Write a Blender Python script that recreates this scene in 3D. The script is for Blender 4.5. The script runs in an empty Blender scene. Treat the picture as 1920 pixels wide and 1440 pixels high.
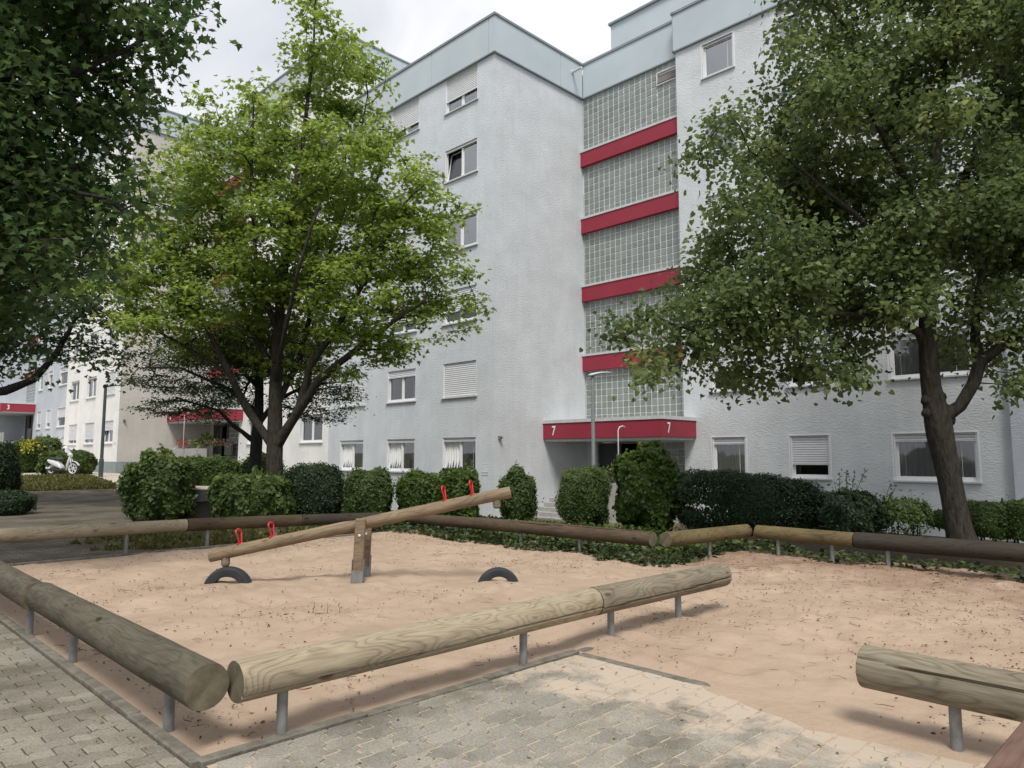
import bpy, math, random
import numpy as np
from mathutils import Vector, Matrix
random.seed(7); RS = np.random.RandomState(7)
sc = bpy.context.scene
COL = sc.collection
R2 = math.sqrt(.5)

# ------------------------------------------------------------------ camera, world, sun, exposure
F_PX = 1362.0; PITCH = math.atan(135 / F_PX); EYE = 1.55
cam_d = bpy.data.cameras.new('camera'); cam = bpy.data.objects.new('camera', cam_d); COL.objects.link(cam)
cam.location = (0, 0, EYE); cam.rotation_euler = (math.pi / 2 + PITCH, 0, 0)
cam_d.sensor_width = 36; cam_d.lens = 36 * F_PX / 1920; cam_d.clip_start = .05; cam_d.clip_end = 2000
sc.camera = cam
SUN_EL, SUN_AZ = math.radians(58), math.radians(-182)      # azimuth from +Y, clockwise
w = bpy.data.worlds.new("World"); sc.world = w; w.use_nodes = True
nt = w.node_tree; nt.nodes.clear()
def nd(nt, t, **k):
    n = nt.nodes.new(t)
    for a, v in k.items(): setattr(n, a, v)
    return n
out = nd(nt, 'ShaderNodeOutputWorld'); bg = nd(nt, 'ShaderNodeBackground')
sky = nd(nt, 'ShaderNodeTexSky', sky_type='NISHITA', sun_disc=False)
sky.sun_elevation = SUN_EL; sky.sun_rotation = SUN_AZ
tc = nd(nt, 'ShaderNodeTexCoord'); mp = nd(nt, 'ShaderNodeMapping'); mp.inputs['Scale'].default_value = (1, 1, 1.8)
mp.inputs['Location'].default_value = (.35, .1, .2)
n1 = nd(nt, 'ShaderNodeTexNoise'); n1.inputs['Scale'].default_value = 2.3; n1.inputs['Detail'].default_value = 7; n1.inputs['Roughness'].default_value = .52
n1.inputs['Distortion'].default_value = .5
cr = nd(nt, 'ShaderNodeValToRGB')
cr.color_ramp.elements[0].position = .40; cr.color_ramp.elements[0].color = (3.85, 4.0, 4.45, 1)
cr.color_ramp.elements[1].position = .58; cr.color_ramp.elements[1].color = (6.3, 6.35, 6.5, 1)
n2 = nd(nt, 'ShaderNodeTexNoise'); n2.inputs['Scale'].default_value = 1.3; n2.inputs['Detail'].default_value = 5
cr2 = nd(nt, 'ShaderNodeValToRGB')
cr2.color_ramp.elements[0].position = .30; cr2.color_ramp.elements[0].color = (.72, .72, .72, 1)
cr2.color_ramp.elements[1].position = .45; cr2.color_ramp.elements[1].color = (.97, .97, .97, 1)
mx = nd(nt, 'ShaderNodeMix', data_type='RGBA')
L = nt.links.new
L(tc.outputs['Generated'], mp.inputs[0]); L(mp.outputs[0], n1.inputs[0]); L(n1.outputs[0], cr.inputs[0])
L(mp.outputs[0], n2.inputs[0]); L(n2.outputs[0], cr2.inputs[0])
L(cr2.outputs[0], mx.inputs[0]); L(sky.outputs[0], mx.inputs[6]); L(cr.outputs[0], mx.inputs[7])
L(mx.outputs[2], bg.inputs[0]); bg.inputs[1].default_value = .095; L(bg.outputs[0], out.inputs[0])
sd = bpy.data.lights.new('sun', 'SUN'); sd.energy = 1.95; sd.angle = math.radians(18); sd.color = (1, .955, .89)
so = bpy.data.objects.new('sun', sd); COL.objects.link(so)
sdir = Vector((math.cos(SUN_EL) * math.sin(SUN_AZ), math.cos(SUN_EL) * math.cos(SUN_AZ), math.sin(SUN_EL)))
so.rotation_euler = sdir.to_track_quat('Z', 'Y').to_euler(); so.location = (0, 0, 40)
vs = sc.view_settings; vs.view_transform = 'Standard'; vs.look = 'None'; vs.gamma = 1; vs.exposure = 0.80
sc.render.engine = 'CYCLES'
try:
    sc.cycles.use_denoising = True; sc.cycles.max_bounces = 10; sc.cycles.transparent_max_bounces = 12
    sc.cycles.diffuse_bounces = 6; sc.cycles.glossy_bounces = 3; sc.cycles.caustics_reflective = False
except Exception: pass

# ------------------------------------------------------------------ helpers
def at(px, py, Y):                      # a point of the place, given where it shows and how far off it stands
    x = (px - 960) / F_PX; u = (720 - py) / F_PX
    dy = math.cos(PITCH) - u * math.sin(PITCH); dz = math.sin(PITCH) + u * math.cos(PITCH)
    t = Y / dy
    return np.array((t * x, Y, EYE + t * dz))
def uv(u, v, z=0): return np.array((R2 * (v - u), R2 * (u + v), z))      # u runs back-left, v back-right
def tag(o, label=None, cat=None, group=None, kind=None):
    if label: o['label'] = label
    if cat: o['category'] = cat
    if group: o['group'] = group
    if kind: o['kind'] = kind
    return o
def empty(name, loc=(0, 0, 0), rz=0, label=None, cat=None, group=None):
    o = bpy.data.objects.new(name, None); COL.objects.link(o); o.location = Vector([float(c) for c in loc]); o.rotation_euler.z = rz
    o.empty_display_size = .2
    return tag(o, label, cat, group)
def link(name, me, parent=None, loc=None, rot=None):
    o = bpy.data.objects.new(name, me); COL.objects.link(o)
    if parent: o.parent = parent
    if loc is not None: o.location = loc
    if rot is not None: o.rotation_euler = rot
    return o
def rawmesh(name, V, F, mat=None, smooth=False, var=None):
    me = bpy.data.meshes.new(name)
    V = np.asarray(V, dtype=np.float32)
    if isinstance(F, np.ndarray):
        k = F.shape[1]; n = len(F)
        me.vertices.add(len(V)); me.vertices.foreach_set('co', V.ravel())
        me.loops.add(n * k); me.loops.foreach_set('vertex_index', F.astype(np.int32).ravel())
        me.polygons.add(n); me.polygons.foreach_set('loop_start', np.arange(0, n * k, k, dtype=np.int32))
        me.update(calc_edges=True)
    else:
        me.from_pydata([tuple(map(float, v)) for v in V], [], F)
    if var is not None:
        a = me.attributes.new('var', 'FLOAT', 'POINT'); a.data.foreach_set('value', np.asarray(var, np.float32))
    if smooth: me.polygons.foreach_set('use_smooth', [True] * len(me.polygons))
    if mat: me.materials.append(mat)
    return me
class MB:
    def __init__(s): s.v = []; s.f = []; s.var = []
    def add(s, V, F, var=0.):
        n = len(s.v); s.v.extend([tuple(p) for p in V]); s.f.extend([tuple(i + n for i in q) for q in F]); s.var.extend([var] * len(V)); return s
    def box(s, x0, x1, y0, y1, z0, z1, M=None, var=0., skip=()):
        V = [(x0, y0, z0), (x1, y0, z0), (x1, y1, z0), (x0, y1, z0), (x0, y0, z1), (x1, y0, z1), (x1, y1, z1), (x0, y1, z1)]
        if M is not None: V = [tuple(M @ Vector(p)) for p in V]
        F = [(0, 3, 2, 1), (4, 5, 6, 7), (0, 1, 5, 4), (1, 2, 6, 5), (2, 3, 7, 6), (3, 0, 4, 7)]
        return s.add(V, [f for i, f in enumerate(F) if i not in skip], var)
    def bbox(s, x0, x1, y0, y1, z0, z1, b=.006, M=None, var=0.):     # box with chamfered edges
        V = []; idx = {}
        xs, ys, zs = (x0, x1), (y0, y1), (z0, z1)
        for i in (0, 1):
            for j in (0, 1):
                for k in (0, 1):
                    sx, sy, sz = (1 - 2 * i) * b, (1 - 2 * j) * b, (1 - 2 * k) * b
                    idx[i, j, k] = len(V)
                    V += [(xs[i], ys[j] + sy, zs[k] + sz), (xs[i] + sx, ys[j], zs[k] + sz), (xs[i] + sx, ys[j] + sy, zs[k])]
        F = []
        for i in (0, 1):
            F.append([idx[i, 0, 0], idx[i, 1, 0], idx[i, 1, 1], idx[i, 0, 1]][::(-1 if i == 0 else 1)])
            F.append([idx[0, i, 0] + 1, idx[1, i, 0] + 1, idx[1, i, 1] + 1, idx[0, i, 1] + 1][::(1 if i == 0 else -1)])
            F.append([idx[0, 0, i] + 2, idx[1, 0, i] + 2, idx[1, 1, i] + 2, idx[0, 1, i] + 2][::(-1 if i == 0 else 1)])
        for i in (0, 1):
            for j in (0, 1):
                F.append([idx[i, j, 0], idx[i, j, 0] + 1, idx[i, j, 1] + 1, idx[i, j, 1]])
                F.append([idx[i, 0, j], idx[i, 0, j] + 2, idx[i, 1, j] + 2, idx[i, 1, j]])
                F.append([idx[0, i, j] + 1, idx[0, i, j] + 2, idx[1, i, j] + 2, idx[1, i, j] + 1])
                for k in (0, 1): F.append([idx[i, j, k], idx[i, j, k] + 1, idx[i, j, k] + 2])
        if M is not None: V = [tuple(M @ Vector(p)) for p in V]
        return s.add(V, F, var)
    def tube(s, pts, rad, n=10, cap=True, var=0.):
        pts = [Vector(p) for p in pts]; rad = rad if hasattr(rad, '__len__') else [rad] * len(pts)
        V = []; F = []; up = None
        for i, p in enumerate(pts):
            t = (pts[min(i + 1, len(pts) - 1)] - pts[max(i - 1, 0)])
            t = t.normalized() if t.length > 1e-7 else Vector((0, 0, 1))
            if up is None: up = t.orthogonal().normalized()
            a = (up - t * up.dot(t)); a = a.normalized() if a.length > 1e-5 else t.orthogonal().normalized(); b = t.cross(a); up = a
            for k in range(n):
                th = 2 * math.pi * k / n; V.append(p + (a * math.cos(th) + b * math.sin(th)) * rad[i])
        for i in range(len(pts) - 1):
            for k in range(n):
                k2 = (k + 1) % n; F.append((i * n + k, i * n + k2, (i + 1) * n + k2, (i + 1) * n + k))
        if cap: F.append(tuple(range(n))[::-1]); F.append(tuple((len(pts) - 1) * n + k for k in range(n)))
        return s.add(V, F, var)
    def lathe(s, prof, n=24, M=None, arc=(0, 2 * math.pi), var=0.):      # prof (r, z) about z
        full = abs(arc[1] - arc[0] - 2 * math.pi) < 1e-6; m = n if full else n + 1
        V = []; F = []
        for k in range(m):
            th = arc[0] + (arc[1] - arc[0]) * k / n
            for r_, z in prof: V.append(Vector((r_ * math.cos(th), r_ * math.sin(th), z)))
        q = len(prof)
        for k in range(n):
            for i in range(q - 1): a, b = k * q + i, ((k + 1) % m) * q + i; F.append((a, b, b + 1, a + 1))
        if M is not None: V = [M @ p for p in V]
        return s.add(V, F, var)
    def mesh(s, name, mat, smooth=False): return rawmesh(name, s.v, s.f, mat, smooth, s.var)
    def build(s, name, mat, parent=None, loc=None, rot=None, smooth=False):
        return link(name, s.mesh(name, mat, smooth), parent, loc, rot)
def smooth_by_angle(o, deg=35):
    me = o.data; me.polygons.foreach_set('use_smooth', [True] * len(me.polygons))
    if hasattr(me, 'set_sharp_from_angle'): me.set_sharp_from_angle(angle=math.radians(deg))

# ------------------------------------------------------------------ materials
def mat(name, col=(.5, .5, .5), rough=.8, spec=.3, metal=0., noise=None, bump=None, col2=None, coord='Object', var=0., extra=None, mapscale=(1, 1, 1)):
    m = bpy.data.materials.new(name); m.use_nodes = True; t = m.node_tree; b = t.nodes['Principled BSDF']
    b.inputs['Roughness'].default_value = rough; b.inputs['Specular IOR Level'].default_value = spec; b.inputs['Metallic'].default_value = metal
    b.inputs['Base Color'].default_value = (*col, 1)
    tc = nd(t, 'ShaderNodeTexCoord'); mp = nd(t, 'ShaderNodeMapping'); mp.inputs['Scale'].default_value = mapscale
    t.links.new(tc.outputs[coord], mp.inputs[0]); src = mp.outputs[0]; m['x'] = 1
    cur = None
    if col2 is not None:
        n = nd(t, 'ShaderNodeTexNoise'); n.inputs['Scale'].default_value = noise or 3; n.inputs['Detail'].default_value = 6; n.inputs['Roughness'].default_value = .62
        t.links.new(src, n.inputs[0])
        r = nd(t, 'ShaderNodeValToRGB'); r.color_ramp.elements[0].position = .32; r.color_ramp.elements[1].position = .68
        r.color_ramp.elements[0].color = (*col, 1); r.color_ramp.elements[1].color = (*col2, 1)
        t.links.new(n.outputs[0], r.inputs[0]); cur = r.outputs[0]
    if var:
        at_ = nd(t, 'ShaderNodeAttribute', attribute_name='var'); hsv = nd(t, 'ShaderNodeHueSaturation')
        ma = nd(t, 'ShaderNodeMath', operation='MULTIPLY_ADD'); ma.inputs[1].default_value = var; ma.inputs[2].default_value = 1 - var / 2
        t.links.new(at_.outputs['Fac'], ma.inputs[0]); t.links.new(ma.outputs[0], hsv.inputs['Value'])
        if cur: t.links.new(cur, hsv.inputs['Color'])
        else: hsv.inputs['Color'].default_value = (*col, 1)
        cur = hsv.outputs[0]
    if cur: t.links.new(cur, b.inputs['Base Color'])
    if bump:
        last = None
        for sc_, st, di, ms in bump:
            mp2 = nd(t, 'ShaderNodeMapping'); mp2.inputs['Scale'].default_value = ms; t.links.new(tc.outputs[coord], mp2.inputs[0])
            n = nd(t, 'ShaderNodeTexNoise'); n.inputs['Scale'].default_value = sc_; n.inputs['Detail'].default_value = 5; t.links.new(mp2.outputs[0], n.inputs[0])
            bp = nd(t, 'ShaderNodeBump'); bp.inputs['Strength'].default_value = st; bp.inputs['Distance'].default_value = di
            t.links.new(n.outputs[0], bp.inputs['Height'])
            if last: t.links.new(last, bp.inputs['Normal'])
            last = bp.outputs[0]
        t.links.new(last, b.inputs['Normal'])
    return m
def plaster(name, col):
    c2 = tuple(min(1, c * 1.10) for c in col); c1 = tuple(c * .93 for c in col)
    m = mat(name, c1, .92, .15, noise=.9, col2=c2, bump=[(11, .9, .018, (1, 1, 2.2)), (34, .7, .008, (1, 1, 2.0))])
    # rain streaks and grime of its own shape
    t = m.node_tree; b = t.nodes['Principled BSDF']
    lk = b.inputs['Base Color'].links[0]; c = lk.from_socket
    tc = nd(t, 'ShaderNodeTexCoord'); mp = nd(t, 'ShaderNodeMapping'); mp.inputs['Scale'].default_value = (5, 5, .25)
    n = nd(t, 'ShaderNodeTexNoise'); n.inputs['Scale'].default_value = 1.1; n.inputs['Detail'].default_value = 4
    r = nd(t, 'ShaderNodeValToRGB'); r.color_ramp.elements[0].position = .3; r.color_ramp.elements[0].color = (.86, .87, .86, 1)
    r.color_ramp.elements[1].position = .55; r.color_ramp.elements[1].color = (1, 1, 1, 1)
    mm = nd(t, 'ShaderNodeMix', data_type='RGBA', blend_type='MULTIPLY'); mm.inputs[0].default_value = .3
    t.links.new(tc.outputs['Object'], mp.inputs[0]); t.links.new(mp.outputs[0], n.inputs[0]); t.links.new(n.outputs[0], r.inputs[0])
    t.links.new(c, mm.inputs[6]); t.links.new(r.outputs[0], mm.inputs[7]); t.links.new(mm.outputs[2], b.inputs['Base Color'])
    return m
def leafmat(name, c1, c2, c3, trans=.4, rough=.5, spec=.3):
    m = bpy.data.materials.new(name); m.use_nodes = True; t = m.node_tree; b = t.nodes['Principled BSDF']; o = t.nodes['Material Output']
    a = nd(t, 'ShaderNodeAttribute', attribute_name='var'); r = nd(t, 'ShaderNodeValToRGB')
    e = r.color_ramp.elements; e[0].position = 0; e[0].color = (*c1, 1); e[1].position = 1; e[1].color = (*c3, 1)
    k = e.new(.55); k.color = (*c2, 1)
    t.links.new(a.outputs['Fac'], r.inputs[0]); t.links.new(r.outputs[0], b.inputs['Base Color'])
    b.inputs['Roughness'].default_value = rough; b.inputs['Specular IOR Level'].default_value = spec
    tr = nd(t, 'ShaderNodeBsdfTranslucent'); hs = nd(t, 'ShaderNodeHueSaturation'); hs.inputs['Value'].default_value = 1.5; hs.inputs['Hue'].default_value = .49
    t.links.new(r.outputs[0], hs.inputs['Color']); t.links.new(hs.outputs[0], tr.inputs[0])
    mx = nd(t, 'ShaderNodeMixShader'); mx.inputs[0].default_value = trans
    t.links.new(b.outputs[0], mx.inputs[1]); t.links.new(tr.outputs[0], mx.inputs[2]); t.links.new(mx.outputs[0], o.inputs[0])
    return m
def woodmat(name, dark, light, band=26, rough=.85, mixb=.62, knot=.45):
    """weathered round timber: contour bands of a stretched noise make the arched grain; local X runs along the log"""
    m = bpy.data.materials.new(name); m.use_nodes = True; t = m.node_tree; b = t.nodes['Principled BSDF']
    b.inputs['Roughness'].default_value = rough; b.inputs['Specular IOR Level'].default_value = .15
    tc = nd(t, 'ShaderNodeTexCoord'); oi = nd(t, 'ShaderNodeObjectInfo'); ad = nd(t, 'ShaderNodeVectorMath', operation='ADD')
    cx = nd(t, 'ShaderNodeCombineXYZ'); m9 = nd(t, 'ShaderNodeMath', operation='MULTIPLY'); m9.inputs[1].default_value = 37
    t.links.new(oi.outputs['Random'], m9.inputs[0]); t.links.new(m9.outputs[0], cx.inputs[0])
    t.links.new(tc.outputs['Object'], ad.inputs[0]); t.links.new(cx.outputs[0], ad.inputs[1])
    def mapped(s):
        p = nd(t, 'ShaderNodeMapping'); p.inputs['Scale'].default_value = s; t.links.new(ad.outputs[0], p.inputs[0]); return p.outputs[0]
    n = nd(t, 'ShaderNodeTexNoise'); n.inputs['Scale'].default_value = 1; n.inputs['Detail'].default_value = 1.2; n.inputs['Distortion'].default_value = .35
    t.links.new(mapped((1.5, 6.5, 6.5)), n.inputs[0])
    mu = nd(t, 'ShaderNodeMath', operation='MULTIPLY'); mu.inputs[1].default_value = band; t.links.new(n.outputs[0], mu.inputs[0])
    fr = nd(t, 'ShaderNodeMath', operation='FRACT'); t.links.new(mu.outputs[0], fr.inputs[0])
    r = nd(t, 'ShaderNodeValToRGB'); e = r.color_ramp.elements
    e[0].position = 0; e[0].color = (.15, .15, .15, 1); e[1].position = 1; e[1].color = (.2, .2, .2, 1)
    k = e.new(.3); k.color = (.95, .95, .95, 1); k = e.new(.8); k.color = (.75, .75, .75, 1)
    t.links.new(fr.outputs[0], r.inputs[0])
    f = nd(t, 'ShaderNodeTexNoise'); f.inputs['Scale'].default_value = 1; f.inputs['Detail'].default_value = 6; f.inputs['Roughness'].default_value = .7
    t.links.new(mapped((5, 90, 90)), f.inputs[0])
    g = nd(t, 'ShaderNodeTexNoise'); g.inputs['Scale'].default_value = 2.2; g.inputs['Detail'].default_value = 5; t.links.new(mapped((1, 2.5, 2.5)), g.inputs[0])
    s1 = nd(t, 'ShaderNodeMix', data_type='FLOAT'); s1.inputs[0].default_value = mixb
    t.links.new(r.outputs[0], s1.inputs[2]); t.links.new(f.outputs[0], s1.inputs[3])
    s2 = nd(t, 'ShaderNodeMix', data_type='FLOAT'); s2.inputs[0].default_value = .33
    t.links.new(s1.outputs[0], s2.inputs[2]); t.links.new(g.outputs[0], s2.inputs[3])
    c = nd(t, 'ShaderNodeValToRGB'); c.color_ramp.elements[0].position = .30; c.color_ramp.elements[0].color = (*dark, 1)
    c.color_ramp.elements[1].position = .66; c.color_ramp.elements[1].color = (*light, 1)
    t.links.new(s2.outputs[0], c.inputs[0])
    # knots
    vo = nd(t, 'ShaderNodeTexVoronoi'); vo.inputs['Scale'].default_value = 1; t.links.new(mapped((2.3, 5.5, 5.5)), vo.inputs[0])
    kr = nd(t, 'ShaderNodeValToRGB'); kr.color_ramp.elements[0].position = .07; kr.color_ramp.elements[0].color = (knot, knot * .88, knot * .8, 1)
    kr.color_ramp.elements[1].position = .14; kr.color_ramp.elements[1].color = (1, 1, 1, 1); t.links.new(vo.outputs['Distance'], kr.inputs[0])
    mm = nd(t, 'ShaderNodeMix', data_type='RGBA', blend_type='MULTIPLY'); mm.inputs[0].default_value = 1
    t.links.new(c.outputs[0], mm.inputs[6]); t.links.new(kr.outputs[0], mm.inputs[7])
    t.links.new(mm.outputs[2], b.inputs['Base Color'])
    bp = nd(t, 'ShaderNodeBump'); bp.inputs['Strength'].default_value = .7; bp.inputs['Distance'].default_value = .006
    t.links.new(s2.outputs[0], bp.inputs['Height']); t.links.new(bp.outputs[0], b.inputs['Normal'])
    return m

M = {}
M['wall7'] = plaster('plaster blue grey', (.605, .64, .67))
M['wall7b'] = plaster('plaster grey', (.61, .64, .665))
M['wall7d'] = plaster('plaster light grey', (.62, .65, .67))
M['wall5'] = plaster('plaster white', (.80, .80, .78))
M['wall5_shade'] = plaster('plaster shaded white', (.53, .51, .475))  # white plaster of the return wall, its shade put into the colour
M['wall3'] = plaster('plaster pale blue', (.50, .54, .59))
M['plinth'] = mat('plinth grey', (.22, .26, .28), .8, noise=2, col2=(.28, .31, .33), bump=[(20, .5, .01, (1, 1, 1))])
M['fascia'] = mat('fascia pale blue', (.46, .53, .57), .55, .35, noise=.6, col2=(.52, .59, .62), bump=[(2, .2, .004, (1, 1, 1))])
M['cap'] = mat('cap metal', (.20, .235, .26), .5, .4, noise=2, col2=(.26, .29, .31))
M['red'] = mat('red panel', (.27, .030, .052), .55, .3, noise=.8, col2=(.32, .038, .062))
M['white'] = mat('white plastic', (.80, .81, .82), .4, .4, noise=3, col2=(.74, .75, .76))
M['paintwhite'] = mat('sign white', (.85, .85, .85), .5)
M['shutter'] = mat('shutter slats', (.64, .655, .67), .55, .3, noise=3, col2=(.70, .715, .73))
M['shutterg'] = mat('shutter slats grey', (.40, .41, .43), .55, .3, noise=3, col2=(.46, .47, .49))
M['sill'] = mat('sill stone', (.62, .63, .64), .7, .3, noise=6, col2=(.50, .51, .52))
M['frame_dark'] = mat('door frame', (.16, .15, .14), .5, .4)
M['curtain'] = mat('curtain cloth', (.78, .79, .79), .95, .1, noise=2, col2=(.86, .86, .85))
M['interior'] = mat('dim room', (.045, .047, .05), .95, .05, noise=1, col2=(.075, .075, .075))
M['mortar'] = mat('glass block mortar', (.62, .64, .63), .8, .2, noise=9, col2=(.70, .71, .70))
M['concrete'] = mat('concrete', (.30, .30, .285), .9, .15, noise=5, col2=(.42, .415, .40), bump=[(30, .4, .01, (1, 1, .3))])
M['steel'] = mat('galvanised steel', (.17, .175, .175), .55, .4, metal=.35, noise=14, col2=(.27, .275, .27))
M['lampgrey'] = mat('lamp post paint', (.22, .24, .255), .5, .4, noise=4, col2=(.28, .30, .31))
M['lampfar'] = mat('dark lamp post paint', (.05, .06, .065), .5, .4, noise=4, col2=(.07, .08, .085))
M['lamphead'] = mat('lamp head', (.62, .64, .65), .35, .5)
M['rubber'] = mat('tyre rubber', (.022, .025, .030), .75, .35, noise=6, col2=(.040, .043, .048), bump=[(60, .3, .003, (1, 1, 1))])
M['redmetal'] = mat('red painted steel', (.55, .022, .03), .4, .5, noise=10, col2=(.42, .02, .025))
M['bark'] = mat('bark grey', (.030, .027, .022), .95, .1, noise=7, col2=(.066, .060, .048), mapscale=(2.4, 2.4, .7), bump=[(9, 1, .05, (2.4, 2.4, .6)), (40, .6, .012, (2, 2, .7))])
M['barkdark'] = mat('bark dark', (.022, .022, .022), .95, .1, noise=7, col2=(.05, .048, .044), mapscale=(2.4, 2.4, .7), bump=[(9, 1, .05, (2.4, 2.4, .6))])
def endgrain():
    m = mat('end grain', (.10, .088, .06), .9, .1, noise=9, col2=(.21, .185, .13)); t = m.node_tree; b = t.nodes['Principled BSDF']; c = b.inputs['Base Color'].links[0].from_socket
    tc = nd(t, 'ShaderNodeTexCoord'); wv = nd(t, 'ShaderNodeTexWave', wave_type='RINGS', rings_direction='X'); wv.inputs['Scale'].default_value = 34; wv.inputs['Distortion'].default_value = 1.6; wv.inputs['Detail'].default_value = 2; wv.inputs['Detail Scale'].default_value = .4
    r = nd(t, 'ShaderNodeValToRGB'); r.color_ramp.elements[0].color = (.72, .70, .68, 1); mm = nd(t, 'ShaderNodeMix', data_type='RGBA', blend_type='MULTIPLY'); mm.inputs[0].default_value = .8
    t.links.new(tc.outputs['Object'], wv.inputs[0]); t.links.new(wv.outputs[0], r.inputs[0]); t.links.new(c, mm.inputs[6]); t.links.new(r.outputs[0], mm.inputs[7]); t.links.new(mm.outputs[2], b.inputs['Base Color'])
    return m
M['endgrain'] = endgrain()
M['woodtan'] = woodmat('weathered tan timber', (.15, .122, .08), (.40, .34, .24), 17, mixb=.70)
M['woodgreen'] = woodmat('weathered grey green timber', (.034, .031, .024), (.130, .116, .084), band=8, mixb=.80, knot=.3)
M['woodgrey'] = woodmat('weathered grey timber', (.070, .060, .043), (.265, .230, .165), band=12, mixb=.72)
M['woodolive'] = woodmat('mossy olive timber', (.050, .039, .019), (.175, .138, .070), band=10, mixb=.75)
M['wooddark'] = woodmat('damp dark timber', (.022, .019, .015), (.06, .053, .04), band=10, mixb=.8)
M['woodbrown'] = woodmat('brown timber', (.040, .029, .019), (.115, .085, .058), band=10, mixb=.78)
M['woodseesaw'] = woodmat('seesaw timber', (.085, .062, .040), (.27, .205, .135), band=9, mixb=.78)
M['benchwood'] = woodmat('brown stained bench wood', (.075, .042, .032), (.18, .115, .088), band=14, mixb=.8)
M['leafmaple'] = leafmat('maple leaf', (.11, .165, .030), (.20, .28, .050), (.36, .43, .11), .58)
M['leafdarkmaple'] = leafmat('dark maple leaf', (.040, .078, .028), (.072, .125, .038), (.14, .205, .048), .5)
M['leaflinden'] = leafmat('linden leaf', (.072, .108, .040), (.135, .182, .062), (.28, .32, .115), .5)
M['leafhornbeam'] = leafmat('hornbeam leaf', (.030, .058, .022), (.052, .088, .030), (.095, .14, .042), .4)
M['leafhedge'] = leafmat('hedge leaf', (.055, .092, .028), (.105, .155, .042), (.22, .27, .08), .4)
M['leafhedgedark'] = leafmat('dark hedge leaf', (.024, .046, .022), (.042, .072, .030), (.085, .12, .045), .28)
M['leafbush'] = leafmat('bush leaf', (.045, .080, .018), (.085, .140, .026), (.19, .25, .05), .4)
M['leafyellow'] = leafmat('yellow leaf', (.35, .30, .02), (.45, .40, .03), (.55, .50, .06), .3)
M['leafred'] = leafmat('red blossom', (.35, .02, .02), (.45, .03, .03), (.55, .05, .05), .2)
M['grass'] = leafmat('grass blade', (.060, .066, .016), (.105, .112, .030), (.22, .20, .08), .3)
M['ivy'] = leafmat('ground ivy', (.020, .034, .014), (.045, .070, .022), (.11, .14, .045), .3)
M['litter'] = leafmat('dry litter', (.07, .045, .03), (.14, .09, .06), (.20, .14, .09), 0., .9, .1)
M['scooterwhite'] = mat('scooter white paint', (.55, .56, .58), .3, .5)
M['scooterblack'] = mat('scooter black', (.02, .02, .022), .45, .4)
M['dark'] = mat('dark stone', (.028, .030, .034), .7, .3, noise=5, col2=(.05, .052, .055))
M['soil'] = mat('soil', (.060, .045, .032), .95, .1, noise=9, col2=(.11, .085, .06), bump=[(30, .8, .03, (1, 1, 1))], coord='Object')
M['footpath'] = mat('footpath slabs', (.40, .35, .29), .9, .15, noise=3, col2=(.52, .46, .385), bump=[(40, .3, .01, (1, 1, 1))])
M['kerb'] = mat('kerb concrete', (.115, .105, .085), .95, .1, noise=9, col2=(.225, .205, .17), bump=[(60, .8, .008, (1, 1, 1))])
M['ground'] = mat('rough ground', (.10, .09, .05), .95, .1, noise=2, col2=(.15, .14, .07), bump=[(12, .6, .04, (1, 1, 1))])
# window glass: clear with sky reflections
def glassmat(ior=2.0):
    m = bpy.data.materials.new('window glass'); m.use_nodes = True; t = m.node_tree; t.nodes.clear()
    o = nd(t, 'ShaderNodeOutputMaterial'); g = nd(t, 'ShaderNodeBsdfGlossy'); g.inputs['Roughness'].default_value = .015; g.inputs[0].default_value = (.95, .97, 1, 1)
    tr = nd(t, 'ShaderNodeBsdfTransparent'); tr.inputs[0].default_value = (.9, .92, .92, 1)
    lw = nd(t, 'ShaderNodeFresnel'); lw.inputs[0].default_value = ior
    tc = nd(t, 'ShaderNodeTexCoord'); n = nd(t, 'ShaderNodeTexNoise'); n.inputs['Scale'].default_value = .9; bp = nd(t, 'ShaderNodeBump'); bp.inputs['Strength'].default_value = .25; bp.inputs['Distance'].default_value = .02
    t.links.new(tc.outputs['Object'], n.inputs[0]); t.links.new(n.outputs[0], bp.inputs['Height']); t.links.new(bp.outputs[0], g.inputs['Normal'])
    mx = nd(t, 'ShaderNodeMixShader'); t.links.new(lw.outputs[0], mx.inputs[0]); t.links.new(tr.outputs[0], mx.inputs[1]); t.links.new(g.outputs[0], mx.inputs[2]); t.links.new(mx.outputs[0], o.inputs[0])
    return m
M['glass'] = glassmat(); M['glass_boosted'] = glassmat(3.6)  # upper panes: mirror strength raised artificially to brighten their sky reflection
def blockmat():
    m = mat('glass block', (.23, .255, .24), .16, .75, var=.3, bump=[(24, .55, .03, (1, 1, 1)), (6, .3, .03, (1, 1, 1))])
    return m
M['block'] = blockmat()
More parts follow.
